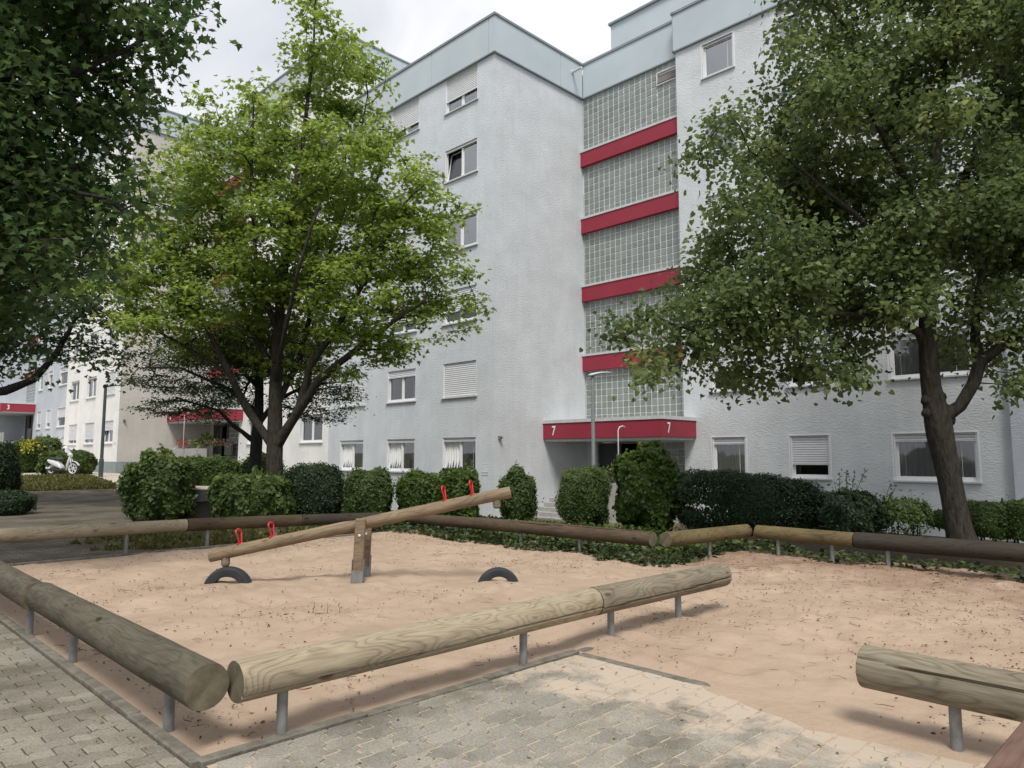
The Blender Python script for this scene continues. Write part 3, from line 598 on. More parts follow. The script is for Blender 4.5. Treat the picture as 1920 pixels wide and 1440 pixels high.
# ------------------------------------------------------------------ apartment blocks
CACHE = {}
def cached(key, fn):
    if key not in CACHE: CACHE[key] = fn()
    return CACHE[key]
def window(parent, x, y, z, wd, h, shut=.12, tilt=False, curtain=True, frame_border=False, split=True, shm='shutter', gm='glass'):
    """a window in an opening wd x h whose lower middle is (x, y, z) on a wall facing -y"""
    def fr():
        b = MB(); t = .068; y0, y1 = .085, .145
        b.bbox(-wd / 2, wd / 2, y0, y1, 0, t, .004); b.bbox(-wd / 2, wd / 2, y0, y1, h - t, h, .004)
        b.bbox(-wd / 2, -wd / 2 + t, y0 + .002, y1 - .002, t, h - t, .004); b.bbox(wd / 2 - t, wd / 2, y0 + .002, y1 - .002, t, h - t, .004)
        for sx in (-1, 1): b.box(sx * (wd / 2 - .028) - .022, sx * (wd / 2 - .028) + .022, .015, .080, .0, h)      # shutter guides
        if split: b.bbox(-.045, .045, y0 - .004, y1 + .004, t, h - t, .004)
        cells = [(-wd / 2 + t, -.045), (.045, wd / 2 - t)] if split else [(-wd / 2 + t, wd / 2 - t)]
        for ci, (a, c) in enumerate(cells):
            if tilt and ci == 0: continue
            s = .045; e = .002
            b.bbox(a + e, c - e, y0 + .012, y1 - .006, t + e, t + s, .004); b.bbox(a + e, c - e, y0 + .012, y1 - .006, h - t - s, h - t - e, .004)
            b.bbox(a + e, a + s, y0 + .014, y1 - .008, t + s, h - t - s, .004); b.bbox(c - s, c - e, y0 + .014, y1 - .008, t + s, h - t - s, .004)
        if frame_border:
            k = .045
            b.box(-wd / 2 - k, -wd / 2, -.014, .02, -.0, h + .0); b.box(wd / 2, wd / 2 + k, -.014, .02, 0, h + .0); b.box(-wd / 2 - k, wd / 2 + k, -.016, .02, h, h + .03)
        return b.mesh('window', M['white'])
    o = link('window', cached(('fr', wd, h, tilt, split, frame_border), fr), parent, (x, y, z))
    def gl():
        b = MB(); t = .09; cells = [(-wd / 2 + t, -.08), (.08, wd / 2 - t)] if split else [(-wd / 2 + t, wd / 2 - t)]
        for ci, (a, c) in enumerate(cells):
            if tilt and ci == 0: continue
            b.add([(a, .118, t), (c, .118, t), (c, .118, h - t), (a, .118, h - t)], [(0, 1, 2, 3)])
        return b.mesh('pane', M[gm])
    link('pane', cached(('gl', wd, h, tilt, split, gm), gl), o)
    if tilt:
        def ts():
            b = MB(); a, c = -wd / 2 + .057, -.047; hh = h - .11; s = .05
            Mx = Matrix.Translation((0, .115, .057)) @ Matrix.Rotation(math.radians(-9), 4, 'X')
            b.bbox(a, c, -.02, .02, 0, s, .004, Mx); b.bbox(a, c, -.02, .02, hh - s, hh, .004, Mx); b.bbox(a, a + s, -.018, .018, s, hh - s, .004, Mx); b.bbox(c - s, c, -.018, .018, s, hh - s, .004, Mx)
            return b.mesh('tilted_sash', M['white'])
        def tg():
            b = MB(); a, c = -wd / 2 + .10, -.09; hh = h - .16
            Mx = Matrix.Translation((0, .115, .057)) @ Matrix.Rotation(math.radians(-9), 4, 'X')
            b.add([tuple(Mx @ Vector(p)) for p in ((a, 0, .05), (c, 0, .05), (c, 0, hh), (a, 0, hh))], [(0, 1, 2, 3)])
            return b.mesh('pane', M['glass'])
        link('tilted_sash', cached(('ts', wd, h), ts), o); link('pane', cached(('tg', wd, h), tg), o)
    def sl():
        b = MB(); b.bbox(-wd / 2 - .05, wd / 2 + .05, -.07, .083, -.055, -.002, .005); return b.mesh('sill', M['sill'])
    link('sill', cached(('sl', wd), sl), o)
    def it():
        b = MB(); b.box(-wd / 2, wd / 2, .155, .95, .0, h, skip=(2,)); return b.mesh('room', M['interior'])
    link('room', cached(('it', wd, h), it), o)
    if shut > 0:
        sh = max(.05, shut * (h - .02))
        def st():
            b = MB(); p = .078; z1 = h - .004; V = []; F = []; n = int(sh / p) + 1; prof = []
            for i in range(n + 1):
                zz = z1 - sh * i / n; prof += [(.050, zz), (.042, zz - sh / n * .72), (.080, zz - sh / n * .84)] if i < n else [(.050, zz)]
            x0, x1 = -wd / 2 + .05, wd / 2 - .05
            for (yy, zz) in prof: V += [(x0, yy, zz), (x1, yy, zz)]
            for i in range(len(prof) - 1): F.append((2 * i + 1, 2 * i, 2 * i + 2, 2 * i + 3))
            b.add(V, F); zb = prof[-1][1]; b.box(x0, x1, .028, .066, zb - .02, zb)
            return b.mesh('shutter', M[shm])
        link('shutter', cached(('st', wd, h, shut, shm), st), o)
    if curtain and shut < .95:
        def ct():
            V = []; F = []; n = 90; a0, a1 = -wd / 2 + .06, wd / 2 - .06; rs = random.Random(int(wd * 100)); g = .0
            k = 0
            for i in range(n + 1):
                t = i / n; xx = a0 + (a1 - a0) * t; yy = .150 + .026 * math.sin(t * wd * 42 + 1.5 * math.sin(t * 9)) + .01 * math.sin(t * wd * 17)
                V += [(xx, yy, .02), (xx, yy, h - .03)]
            for i in range(n):
                F.append((2 * i, 2 * i + 2, 2 * i + 3, 2 * i + 1))
            me = rawmesh('curtain', V, F, M['curtain'], True); return me
        link('curtain', cached(('ct', wd, h), ct), o)
    return o
def wall(parent, m, T, a0, a1, z0, z1, openings, depth=.15, name='wall'):
    """plastered wall with openings and their reveals; T(a, z, d) gives the point"""
    xs = sorted({a0, a1, *[o[0] for o in openings], *[o[1] for o in openings]}); zs = sorted({z0, z1, *[o[2] for o in openings], *[o[3] for o in openings]})
    b = MB()
    for i in range(len(xs) - 1):
        for j in range(len(zs) - 1):
            cx = (xs[i] + xs[i + 1]) / 2; cz = (zs[j] + zs[j + 1]) / 2
            if any(o[0] < cx < o[1] and o[2] < cz < o[3] for o in openings): continue
            b.add([T(xs[i], zs[j], 0), T(xs[i + 1], zs[j], 0), T(xs[i + 1], zs[j + 1], 0), T(xs[i], zs[j + 1], 0)], [(0, 1, 2, 3)])
    for xa, xb, za, zb in openings:
        for p, q in (((xa, za), (xb, za)), ((xb, za), (xb, zb)), ((xb, zb), (xa, zb)), ((xa, zb), (xa, za))):
            b.add([T(*p, 0), T(*p, depth), T(*q, depth), T(*q, 0)], [(0, 1, 2, 3)])
    return b.build(name, m, parent)
ST = 2.855
def block(label, P, zoff, floors, mA, mB, mD, digit, sA, sD, detail=2, plinth=False, left_only=False, pent=False, dmesh=True, shm='shutter'):
    e = empty('apartment_building', (P[0], P[1], zoff), -math.pi / 4, label, 'building', None)
    top = 16.65 + (floors - 6) * ST; ft = top + 1.5; zb = -2.2
    # front A (x -11.15..0, y 0)
    opA = []; wins = []
    for ci, (xa, xb) in enumerate(((-10.15, -8.22), (-6.52, -4.57), (-2.86, -.92))):
        for k in range(floors):
            h0 = .93 + ST * k; h1 = 2.24 + ST * k
            if k == floors - 1: h1 = top
            opA.append((xa, xb, h0, h1)); st = sA[ci][k % len(sA[ci])]
            wins.append(((xa + xb) / 2, 0, h0, xb - xa, h1 - h0, st, False))
    wall(e, mA, lambda a, z, d: (a, d, z), -11.15, 0, zb, top, opA)
    wall(e, mB, lambda a, z, d: (0, a, z), 0, 5.2, zb, top, [])
    # projecting right part D (x 4.82..14.65, y 4.8)
    opD = []
    for ci, (xa, xb) in enumerate(((5.93, 7.17), (8.68, 9.92), (11.74, 13.85))):
        for k in range(floors):
            h0 = .86 + ST * k + (.06 if k else 0); h1 = 2.19 + ST * k
            opD.append((xa, xb, h0, h1)); st = sD[ci][k % len(sD[ci])]
            wins.append(((xa + xb) / 2, 4.8, h0, xb - xa, h1 - h0, st, True))
    wall(e, mD, lambda a, z, d: (a, 4.8 + d, z), 4.83, 14.65, zb, top, opD)
    b = MB(); b.add([(4.83, 5.25, zb), (4.83, 4.8, zb), (4.83, 4.8, top), (4.83, 5.25, top)], [(0, 1, 2, 3)])
    b.add([(14.65, 4.8, zb), (14.65, 14, zb), (14.65, 14, top), (14.65, 4.8, top)], [(0, 1, 2, 3)])
    b.add([(-11.15, 0, zb), (-11.15, 14, zb), (-11.15, 14, top), (-11.15, 0, top)], [(3, 2, 1, 0)])
    b.add([(-11.15, 14, zb), (14.65, 14, zb), (14.65, 14, top), (-11.15, 14, top)], [(3, 2, 1, 0)]); b.build('side_wall', mD, e)
    for (x, y, z, w_, h_, st, dd) in wins:
        window(e, x, y, z, round(w_, 3), round(h_, 3), st[0], st[1], st[2], dd, (w_ > 1.5 and not dd) or st[3] if len(st) > 3 else (w_ > 1.5 and not dd), shm, 'glass_boosted' if z > 8 else 'glass')
    # parapet fascia
    def fas(T, L0, L1, cuts):
        b = MB(); b2 = MB()
        xs = [L0] + cuts + [L1]
        for i in range(len(xs) - 1):
            V = [T(xs[i] + .012, top + .05, -.07), T(xs[i + 1] - .012, top + .05, -.07), T(xs[i + 1] - .012, ft - .02, -.07), T(xs[i] + .012, ft - .02, -.07),
                 T(xs[i] + .012, top + .05, -.04), T(xs[i + 1] - .012, top + .05, -.04), T(xs[i + 1] - .012, ft - .02, -.04), T(xs[i] + .012, ft - .02, -.04)]
            b.add(V, [(0, 1, 2, 3), (0, 4, 5, 1), (1, 5, 6, 2), (2, 6, 7, 3), (3, 7, 4, 0)])
            b.add([T(xs[i], top + .05, -.05), T(xs[i + 1], top + .05, -.05), T(xs[i + 1], ft - .02, -.05), T(xs[i], ft - .02, -.05)], [(0, 1, 2, 3)])
        return b
    f1 = MB()
    for T, a, c, cuts in ((lambda s, z, d: (s, d, z), -11.15, .07, [-7.6, -3.7, -.25]), (lambda s, z, d: (-d, s, z), -.07, 5.12, [3.7]),
                          (lambda s, z, d: (s, 5.2 + d, z), .07, 4.83 - .10, []), (lambda s, z, d: (s, 4.8 + d, z), 4.76, 14.65, [8.3, 11.9])):
        q = fas(T, a, c, cuts); f1.add(q.v, q.f)
    q = fas(lambda s, z, d: (14.65 - d, s, z), 4.73, 14.0, [8.5]); f1.add(q.v, q.f)
    f1.add([(4.755, 5.2, top + .05), (4.755, 4.73, top + .05), (4.755, 4.73, ft - .02), (4.755, 5.2, ft - .02)], [(0, 1, 2, 3)])
    f1.build('fascia', M['fascia'], e)
    c = MB()
    for z0, z1, pr in ((ft - .018, ft + .075, .115), (top + .0, top + .048, .095)):
        c.box(-11.15, pr, -pr, .15 if z0 > top + .1 else -.002, z0, z1); c.box(.002 if z0 < top + .1 else -.15, pr, -pr + .001, 5.2 - pr - .003, z0 + .001, z1 - .001)
        c.box(pr + .002 if z0 < top + .1 else -.15, 4.83 - pr, 5.2 - pr, 5.35, z0 - .002, z1 + .002); c.box(4.83 - pr, 14.65, 4.8 - pr, 4.798 if z0 < top + .1 else 4.95, z0 + .003, z1 + .003)
        c.box(4.83 - pr - .003, 4.828, 4.8 - pr, 5.3, z0 + .005, z1 + .005)
    c.box(14.60, 14.765, 4.75, 14.1, ft - .012, ft + .070)
    c.build('parapet_cap', M['cap'], e)
    r = MB(); r.add([(-11.15, .1, ft - .3), (-.1, .1, ft - .3), (-.1, 5.3, ft - .3), (-11.15, 5.3, ft - .3)], [(0, 1, 2, 3)]); r.add([(-11.15, 5.3, ft - .3), (14.65, 5.3, ft - .3), (14.65, 14, ft - .3), (-11.15, 14, ft - .3)], [(0, 1, 2, 3)]); r.build('roof', M['cap'], e)
    if pent:
        b = MB(); b.box(.08, 25, 7.15, 12, ft - .3, ft + 2.7); b.build('roof_storey', M['fascia'], e)
        b = MB(); b.box(0, 25.1, 7.05, 12.1, ft + 2.7, ft + 2.80); b.build('parapet_cap', M['cap'], e)
        b = MB(); b.tube([(.07, 4.45, top + .95), (.62, 4.40, top + .93)], .055, 14); b.lathe([(.06, 0), (.11, 0), (.11, .02), (.06, .02)], 16, Matrix.Translation((.07, 4.45, top + .95)) @ Matrix.Rotation(math.pi / 2, 4, 'Y')); b.build('roof_spout', M['lamphead'], e, smooth=False)
    # stair tower: storeys of glass blocks between red bands
    nb = floors - 2; pit = .2655
    zlev = [(2.93, 5.0)]
    for k in range(nb):
        b0 = 5.0 + 2.882 * k; b1 = b0 + .60
        g = MB(); g.bbox(.012, 4.815, 5.0, 5.24, b0, b1, .006); g.build('red_band', M['red'], e)
        g = MB(); g.box(.010, 4.820, 4.97, 5.26, b1 + .001, b1 + .09); g.build('band_sill', M['sill'], e)
        zlev.append((b1 + .092, (b0 + 2.882) if k < nb - 1 else top))
    zlev[0] = (2.93, 5.0)
    for zi, (z0, z1) in enumerate(zlev):
        if z1 - z0 < .3: continue
        hgt = round(z1 - z0, 3)
        def pm():
            b = MB(); b.box(.012, 4.815, 5.20, 5.29, 0, hgt); return b.mesh('glass_block_panel', M['mortar'])
        pn = link('glass_block_panel', cached(('gp', hgt), pm), e, (0, 0, z0))
        def tm():
            b = MB(); nx = 18; nz = round(hgt / .268); px_ = 4.78 / nx; pz = (hgt - .02) / nz; rs = random.Random(nz)
            for i in range(nx):
                for j in range(nz):
                    if zi == len(zlev) - 1 and i >= nx - 4 and nz - 4 < j < nz - 0 and j in (nz - 3, nz - 2): continue
                    x0 = .03 + i * px_; zz = .012 + j * pz
                    b.bbox(x0 + .014, x0 + px_ - .014, 5.186, 5.21, zz + .014, zz + pz - .014, .012, None, rs.random())
            return b.mesh('glass_blocks', M['block'])
        link('glass_blocks', cached(('gt', hgt, zi == len(zlev) - 1), tm), pn)
    z0, z1 = zlev[-1]; nz = round((z1 - z0) / .268); pz = (z1 - z0 - .02) / nz
    za, zc = z0 + .012 + (nz - 3) * pz, z0 + .012 + (nz - 1) * pz
    g = MB(); x0, x1 = .03 + 14 * 4.78 / 18, .03 + 4.78
    g.bbox(x0, x1, 5.13, 5.20, za, za + .035, .004); g.bbox(x0, x1, 5.13, 5.20, zc - .035, zc, .004); g.bbox(x0, x0 + .03, 5.132, 5.198, za + .035, zc - .035, .004); g.bbox(x1 - .03, x1, 5.132, 5.198, za + .035, zc - .035, .004)
    v = g.build('vent_window', M['white'], e)
    g = MB(); Mx = Matrix.Translation(((x0 + x1) / 2, 5.17, (za + zc) / 2)) @ Matrix.Rotation(math.radians(-14), 4, 'X'); g.box(-(x1 - x0) / 2 + .04, (x1 - x0) / 2 - .04, -.006, .006, -.2, .2, Mx); g.build('vent_flap', M['frame_dark'], v)
    # entrance canopy
    y0, y1, x1 = 2.61, 5.0, 5.32
    g = MB(); g.bbox(.004, x1, y0, y0 + .08, 2.19, 2.78, .006); g.bbox(x1 - .08, x1, y0 + .082, 4.797, 2.19, 2.78, .006); g.build('canopy', M['red'], e)
    g = MB(); g.box(.004, x1 + .03, y0 - .03, 5.19, 2.781, 2.90); g.build('canopy_roof', M['sill'], e)
    g = MB(); g.box(.006, x1 - .082, y0 + .083, 5.195, 2.10, 2.185); g.build('canopy_soffit', M['sill'], e)
    g = MB(); g.box(1.55, 2.0, 4.3, 4.55, 2.04, 2.098); g.build('soffit_lamp', M['lamphead'], e)
    def digit_mesh():
        cu = bpy.data.curves.new('d', 'FONT'); cu.body = digit; cu.size = .50; cu.extrude = .006; cu.offset = .006; cu.align_x = 'CENTER'
        to = bpy.data.objects.new('d', cu); COL.objects.link(to); dg = bpy.context.evaluated_depsgraph_get(); dg.update()
        me = bpy.data.meshes.new_from_object(to.evaluated_get(dg)); bpy.data.objects.remove(to); me.materials.clear(); me.materials.append(M['paintwhite']); return me
    me = cached(('dig', digit), digit_mesh)
    o = link('house_number', me, e, (.55, y0 - .007, 2.33), (math.pi / 2, 0, 0)); o.scale = (.72, 1, 1)
    o = link('house_number', me, e, (x1 + .007, 3.05, 2.33), (math.pi / 2, 0, math.pi / 2)); o.scale = (.72, 1, 1)
    # entrance: glazed door, glass blocks beside it, steps, planter
    g = MB(); g.box(.01, .62, 5.185, 5.3, -.2, 2.1); g.build('entrance_wall', mB, e)
    g = MB()
    for xa in (.64, 1.70, 2.56): g.bbox(xa, xa + .07, 5.12, 5.20, -.05, 2.1, .004)
    g.bbox(.71, 2.56, 5.122, 5.198, 2.02, 2.098, .004); g.bbox(.71, 1.70, 5.124, 5.196, -.05, .05, .004); dr = g.build('door', M['frame_dark'], e)
    g = MB(); g.add([(.71, 5.16, 0), (1.7, 5.16, 0), (1.7, 5.16, 2.05), (.71, 5.16, 2.05)], [(0, 1, 2, 3)]); g.build('pane', M['glass'], dr)
    g = MB(); g.box(.62, 2.63, 5.25, 8.0, -.1, 2.10, skip=(2,)); g.box(2.0, 2.3, 7.5, 7.7, -.1, 2.05); g.build('hall', M['interior'], e)
    g = MB(); g.box(2.64, 4.82, 5.20, 5.30, -.2, 2.10); pn = g.build('glass_block_panel', M['mortar'], e)
    g = MB(); rs = random.Random(2)
    for i in range(8):
        for j in range(8):
            x0 = 2.66 + i * .269; zz = -.1 + j * .27; g.bbox(x0 + .012, x0 + .257, 5.182, 5.21, zz + .012, zz + .258, .012, None, rs.random() * .3)
    g.build('glass_blocks', M['block'], pn)
    g = MB(); g.bbox(2.9, 3.75, 4.85, 5.0, .25, 1.0, .006); g.build('letterboxes', M['steel'], e)
    g = MB(); g.box(.004, 5.2, 2.95, 5.18, -1.5, -.05); 
    for k in range(4): g.box(.006 + .001 * k, 1.75, 2.95 - .30 * (k + 1), 2.95 - .30 * k, -1.5, -.05 - .155 * (k + 1))
    g.build('entrance_steps', M['concrete'], e)
    g = MB(); g.bbox(1.80, 5.15, 2.25, 2.42, -1.5, .60, .01); g.bbox(1.80, 5.15, 2.78, 2.93, -1.5, .60, .01); g.bbox(1.80, 1.95, 2.425, 2.775, -1.5, .598, .01); g.bbox(5.0, 5.15, 2.425, 2.775, -1.5, .598, .01); g.box(1.96, 4.99, 2.43, 2.77, .3, .52); g.build('planter', M['concrete'], e)
    g = MB(); g.tube([(3.9, 2.14, -.5), (3.9, 2.14, 2.42), (3.92, 2.2, 2.53), (3.97, 2.3, 2.57), (4.02, 2.38, 2.53)], .020, 10); g.build('standpipe', M['lamphead'], e, smooth=True)
    g = MB(); g.tube([(1.7, 2.0, -.62), (1.7, 2.0, .35), (1.7, 2.93, .9), (1.7, 2.93, -.05)], .02, 8); g.tube([(1.7, 2.0, .1), (1.7, 2.93, .68)], .014, 8); g.build('handrail', M['lamphead'], e, smooth=True)
    g = MB(); g.bbox(.002, .09, .22, .34, 2.14, 2.27, .01); g.bbox(.09, .16, .25, .33, 2.18, 2.24, .008); g.build('wall_lamp', M['steel'], e)
    g = MB(); g.bbox(-.62, -.26, -.012, -.002, .86, .90, .002); g.bbox(-.62, -.26, -.012, -.002, .95, .99, .002); g.build('vent_plates', M['sill'], e)
    if plinth:
        g = MB(); g.box(-11.15, .02, -.02, -.002, zb, -.12); g.box(.002, .02, .002, 5.0, zb, -.12); g.build('plinth', M['plinth'], e)
    return e
T_ = True; F_ = False
o_ = (.10, T_, T_); op = (.10, F_, T_); cl = (1., F_, F_); hf = (.72, F_, F_); lo = (.22, F_, T_); no = (.06, F_, F_); ntl = (.06, T_, F_)
sA7 = [[o_, cl, hf, op, cl, hf], [o_, lo, hf, cl, hf, (.76, F_, F_)], [o_, cl, (.66, F_, F_), no, ntl, (.66, F_, T_)]]
sD7 = [[(.17, F_, T_), (.45, F_, F_), op, hf, op, (.05, F_, T_)], [(.68, F_, F_), (.5, F_, F_), hf, op, lo, lo], [(.16, F_, T_), (.1, F_, T_), (.3, F_, T_), op, lo, op]]
block('six storey blue grey apartment block number 7 with red bands on its glass block stairs', (-.66, 26), 0, 6, M['wall7'], M['wall7b'], M['wall7d'], '7', sA7, sD7, pent=True)
sA5 = [[(.78, F_, F_), no, op], [(.78, F_, F_), no, lo], [(.42, T_, F_), cl, op]]
sD5 = [[op, lo, hf], [no, op, cl], [(.1, F_, F_, True), (.9, F_, F_), op]]
block('white apartment block behind the maple, second from the left', (-22.2, 41), 1.35, 7, M['wall5'], M['wall5_shade'], M['wall5'], '5', sA5, sD5, plinth=True)
block('pale blue grey apartment block farthest off at the left edge', (-43.7, 56), 2.70, 7, M['wall3'], M['wall3'], M['wall3'], '3', [[hf, no], [lo, op], [op, hf]], [[hf, op], [hf, lo], [(.5, F_, F_), (.3, F_, T_)]], plinth=True)
block('darker grey apartment block adjoining at the right edge', (20.84, 11), 0, 6, M['wall3'], M['wall3'], M['wall3'], '9', [[op, hf], [lo, op], [op, hf]], [[hf, op], [hf, lo], [lo, op]])
#@@REST
# ------------------------------------------------------------------ leaves and trees
def leaf_outline(kind):
    if kind == 'maple':
        P = [(0, -.05), (.16, .02), (.46, -.02), (.34, .20), (.62, .42), (.30, .44), (.24, .56), (0, 1.0), (-.24, .56), (-.30, .44), (-.62, .42), (-.34, .20), (-.46, -.02), (-.16, .02)]
        c = (0, .28)
    elif kind == 'maple_far':
        P = [(0, -.05), (.42, .0), (.58, .44), (.26, .50), (0, 1.0), (-.26, .50), (-.58, .44), (-.42, .0)]; c = (0, .3)
    elif kind == 'heart': P = [(0, .06), (.28, -.04), (.44, .22), (.32, .62), (0, 1.0), (-.32, .62), (-.44, .22), (-.28, -.04)]; c = (0, .35)
    elif kind == 'oval': P = [(0, 0), (.24, .28), (.22, .66), (0, 1.0), (-.22, .66), (-.24, .28)]; c = (0, .45)
    else: P = [(0, 0), (.27, .45), (0, 1.0), (-.27, .45)]; c = None
    return np.array(P, float), c
def unit(a): return a / np.maximum(np.linalg.norm(a, axis=1, keepdims=True), 1e-9)
def leaf_cloud(name, pos, nrm, tip, size, kind, m, parent, var, cup=.12):
    P, c = leaf_outline(kind); nrm = unit(nrm); tip = unit(tip - nrm * (tip * nrm).sum(1, keepdims=True)); side = np.cross(tip, nrm)
    if c is not None: Q = np.vstack([P, [c]])
    else: Q = P
    k = len(Q); r2 = (Q[:, 0] ** 2)
    zz = cup * np.abs(Q[:, 0]) * 1.4 - .25 * (Q[:, 1] - .3) ** 2
    V = (pos[:, None] + size[:, None, None] * (Q[None, :, 0, None] * side[:, None] + Q[None, :, 1, None] * tip[:, None] + zz[None, :, None] * nrm[:, None])).reshape(-1, 3)
    n = len(pos); base = (np.arange(n) * k)[:, None, None]
    if c is not None:
        t = np.array([(i, (i + 1) % (k - 1), k - 1) for i in range(k - 1)])
    else: t = np.array([(0, 1, 2), (0, 2, 3)])
    Fq = (base + t[None]).reshape(-1, 3)
    return link(name, rawmesh(name, V, Fq, m, False, np.repeat(var, k)), parent)
def fill_lobes(lobes, dens, rs, zs=1.):
    """points inside ellipsoids (centre, radii), fuller towards the skin"""
    out = []; lab = []
    for i, (c, r) in enumerate(lobes):
        n = max(3, int(dens * r[0] * r[1] * r[2] * 4.19)); d = unit(rs.normal(size=(n, 3))); q = rs.rand(n, 1) ** (1 / 4.2)
        out.append(np.array(c) + d * q * np.array(r)); lab += [i] * n
    return np.concatenate(out), np.array(lab)
def grow(trunk, limbs, pts, rs, rtip=.006, expo=.46, curve=.25, step=.30):
    """join every point of PTS to the nearest branch already grown; gives nodes, parents, radii"""
    N = []; par = []; rad = []; fixed = []
    def addline(line, start=-1):
        idx = start
        for j in range(len(line) - 1):
            a, ra = line[j]; b, rb = line[j + 1]; a = np.array(a, float); b = np.array(b, float); L_ = np.linalg.norm(b - a); k = max(1, int(L_ / .25))
            for i in range(1 if (j == 0 and start >= 0) else 0, k + (1 if j == len(line) - 2 else 0)):
                t = i / k; N.append(a + (b - a) * t); par.append(idx); rad.append(ra + (rb - ra) * t); fixed.append(True); idx = len(N) - 1
        return idx
    addline(trunk)
    for l in limbs:
        A = np.array(N); k = int(np.argmin(((A - np.array(l[0][0])) ** 2).sum(1))); addline([(N[k], l[0][1])] + l[1:], k)
    nf = len(N)
    cap = nf + len(pts) * 14; A = np.zeros((cap, 3)); A[:nf] = np.array(N); n = nf; par = par + [0] * (cap - nf); tipidx = []
    root = A[0]; low = min(8, nf // 4)
    d0 = np.min(((pts[:, None] - A[None, low:nf]) ** 2).sum(2), 1); order = np.argsort(d0)
    for oi in order:
        p = pts[oi]; D = ((A[low:n] - p) ** 2).sum(1)
        D = D + 1.2 * np.maximum(0, A[low:n, 2] - p[2] + .1) ** 2; k = low + int(np.argmin(D)); a = A[k]; L_ = math.sqrt(((p - a) ** 2).sum())
        if L_ < .02: tipidx.append(k); continue
        m = max(1, min(12, int(L_ / step))); gd = a - A[par[k]] if par[k] >= 0 else np.array([0, 0, 1.]); gd = gd / (np.linalg.norm(gd) + 1e-9)
        prev = k
        for i in range(1, m + 1):
            t = i / m; q = a + (p - a) * t + (gd * L_ * curve) * t * (1 - t) + rs.normal(size=3) * .03 * L_ * (t < 1) * .5
            A[n] = q; par[n] = prev; prev = n; n += 1
        tipidx.append(prev)
    A = A[:n]; par = np.array(par[:n]); cnt = np.zeros(n); 
    for t in tipidx: cnt[t] += 1
    for i in range(n - 1, 0, -1):
        if par[i] >= 0 and par[i] < i: cnt[par[i]] += cnt[i]
    r = rtip * np.maximum(cnt, 1) ** expo
    fr = np.zeros(n); fr[:nf] = rad; r[:nf] = np.maximum(fr[:nf], np.minimum(r[:nf], fr[:nf] * 1.1))
    return A, par, r, np.array(tipidx), nf
def wood_mesh(name, A, par, r, m, parent, sel, sides=6):
    """one tapered tube per branch run, following the thickest child"""
    n = len(A); best = -np.ones(n, int); 
    for i in range(n):
        p = par[i]
        if p >= 0 and (best[p] < 0 or r[i] > r[best[p]]): best[p] = i
    b = MB()
    for i in range(n):
        p = par[i]
        if not sel[i] or (p >= 0 and best[p] == i and sel[p]): continue
        chain = ([p] if p >= 0 else []) + [i]; c = best[i]
        while c >= 0 and sel[c]: chain.append(c); c = best[c]
        if len(chain) < 2: continue
        rr = [min(r[chain[0]], r[chain[1]] * 1.15)] + [r[k] for k in chain[1:]]
        b.tube([A[k] for k in chain], rr, sides, cap=False)
    return b.build(name, m, parent, smooth=True)
def tree(name, label, base, trunk, limbs, lobes, dens, nleaf, leafsize, kind, lm, bm, seed, spread=.38, flat=.6, group=None, droop=.25, sides=7, up=.8, noisevar=.5, expo=.46, tipdown=.35, gnarl=None, rtip=.006, px_shrink=1.):
    rs = np.random.RandomState(seed); base = np.array(base, float); e = empty(name, base, 0, label, 'tree', group)
    lobes = [(c, tuple(q * px_shrink for q in r_)) for c, r_ in lobes]; pts, lab = fill_lobes(lobes, dens, rs)
    A, par, r, tips, nf = grow(trunk, limbs, pts, rs, expo=expo, rtip=rtip); A0 = A - base
    # the trunk and main limbs: round, a little knobbly
    sel = np.zeros(len(A), bool); sel[:nf] = True
    tr = wood_mesh('trunk', A0, par, r, bm, e, sel, 18)
    me = tr.data; co = np.zeros(len(me.vertices) * 3, np.float32); me.vertices.foreach_get('co', co); co = co.reshape(-1, 3)
    co += (.010 * np.sin(co * 9 + 1.7 * np.sin(co[:, [1, 2, 0]] * 7))).astype(np.float32); me.vertices.foreach_set('co', co.ravel())
    if gnarl: gnarl(tr, base)
    wood_mesh('branches', A0, par, r, bm, e, ~sel, 5)
    # leaves: short sprays round every twig end
    per = max(1, nleaf // len(pts)); T = A0[tips]; k = len(T)
    dirn = A0[tips] - A0[np.maximum(par[tips], 0)]; dirn = unit(dirn + 1e-6)
    cidx = np.repeat(np.arange(k), per); n = len(cidx); off = rs.normal(size=(n, 3)) * spread; off[:, 2] *= flat
    pos = T[cidx] + off; pos[:, 2] -= (off[:, 0] ** 2 + off[:, 1] ** 2) * droop
    nrm = rs.normal(size=(n, 3)) * .55; nrm[:, 2] += up; nrm += unit(off) * .35
    az = rs.rand(n) * 6.283; tip = np.stack([np.cos(az), np.sin(az), -tipdown + rs.normal(size=n) * .25], 1) + unit(off) * .8
    size = leafsize * rs.uniform(.65, 1.25, n)
    cv = rs.rand(k); lv = rs.rand(len(lobes)); var = np.clip(.50 * cv[cidx] + .25 * lv[lab[cidx]] + .35 * rs.rand(n) - .05, 0, 1)
    var = var ** 1.4
    leaf_cloud('crown', pos, nrm, tip, size, kind, lm, e, var)
    return e
def lobes_px(L, Y0, scale=1., rnd=0, thick=1.25):
    out = []
    for i, q in enumerate(L):
        px, py, pr = q[:3]; fl = q[3] if len(q) > 3 else 1.; Y = Y0 + (q[4] if len(q) > 4 else rnd * math.sin(i * 2.4 + 1)); c = at(px, py, Y); rr = pr * Y / F_PX
        out.append((c, (rr, rr * thick * (1 if fl == 1 else 1.3), rr * fl)))
    return out
def P3(px, py, Y): return tuple(at(px, py, Y))

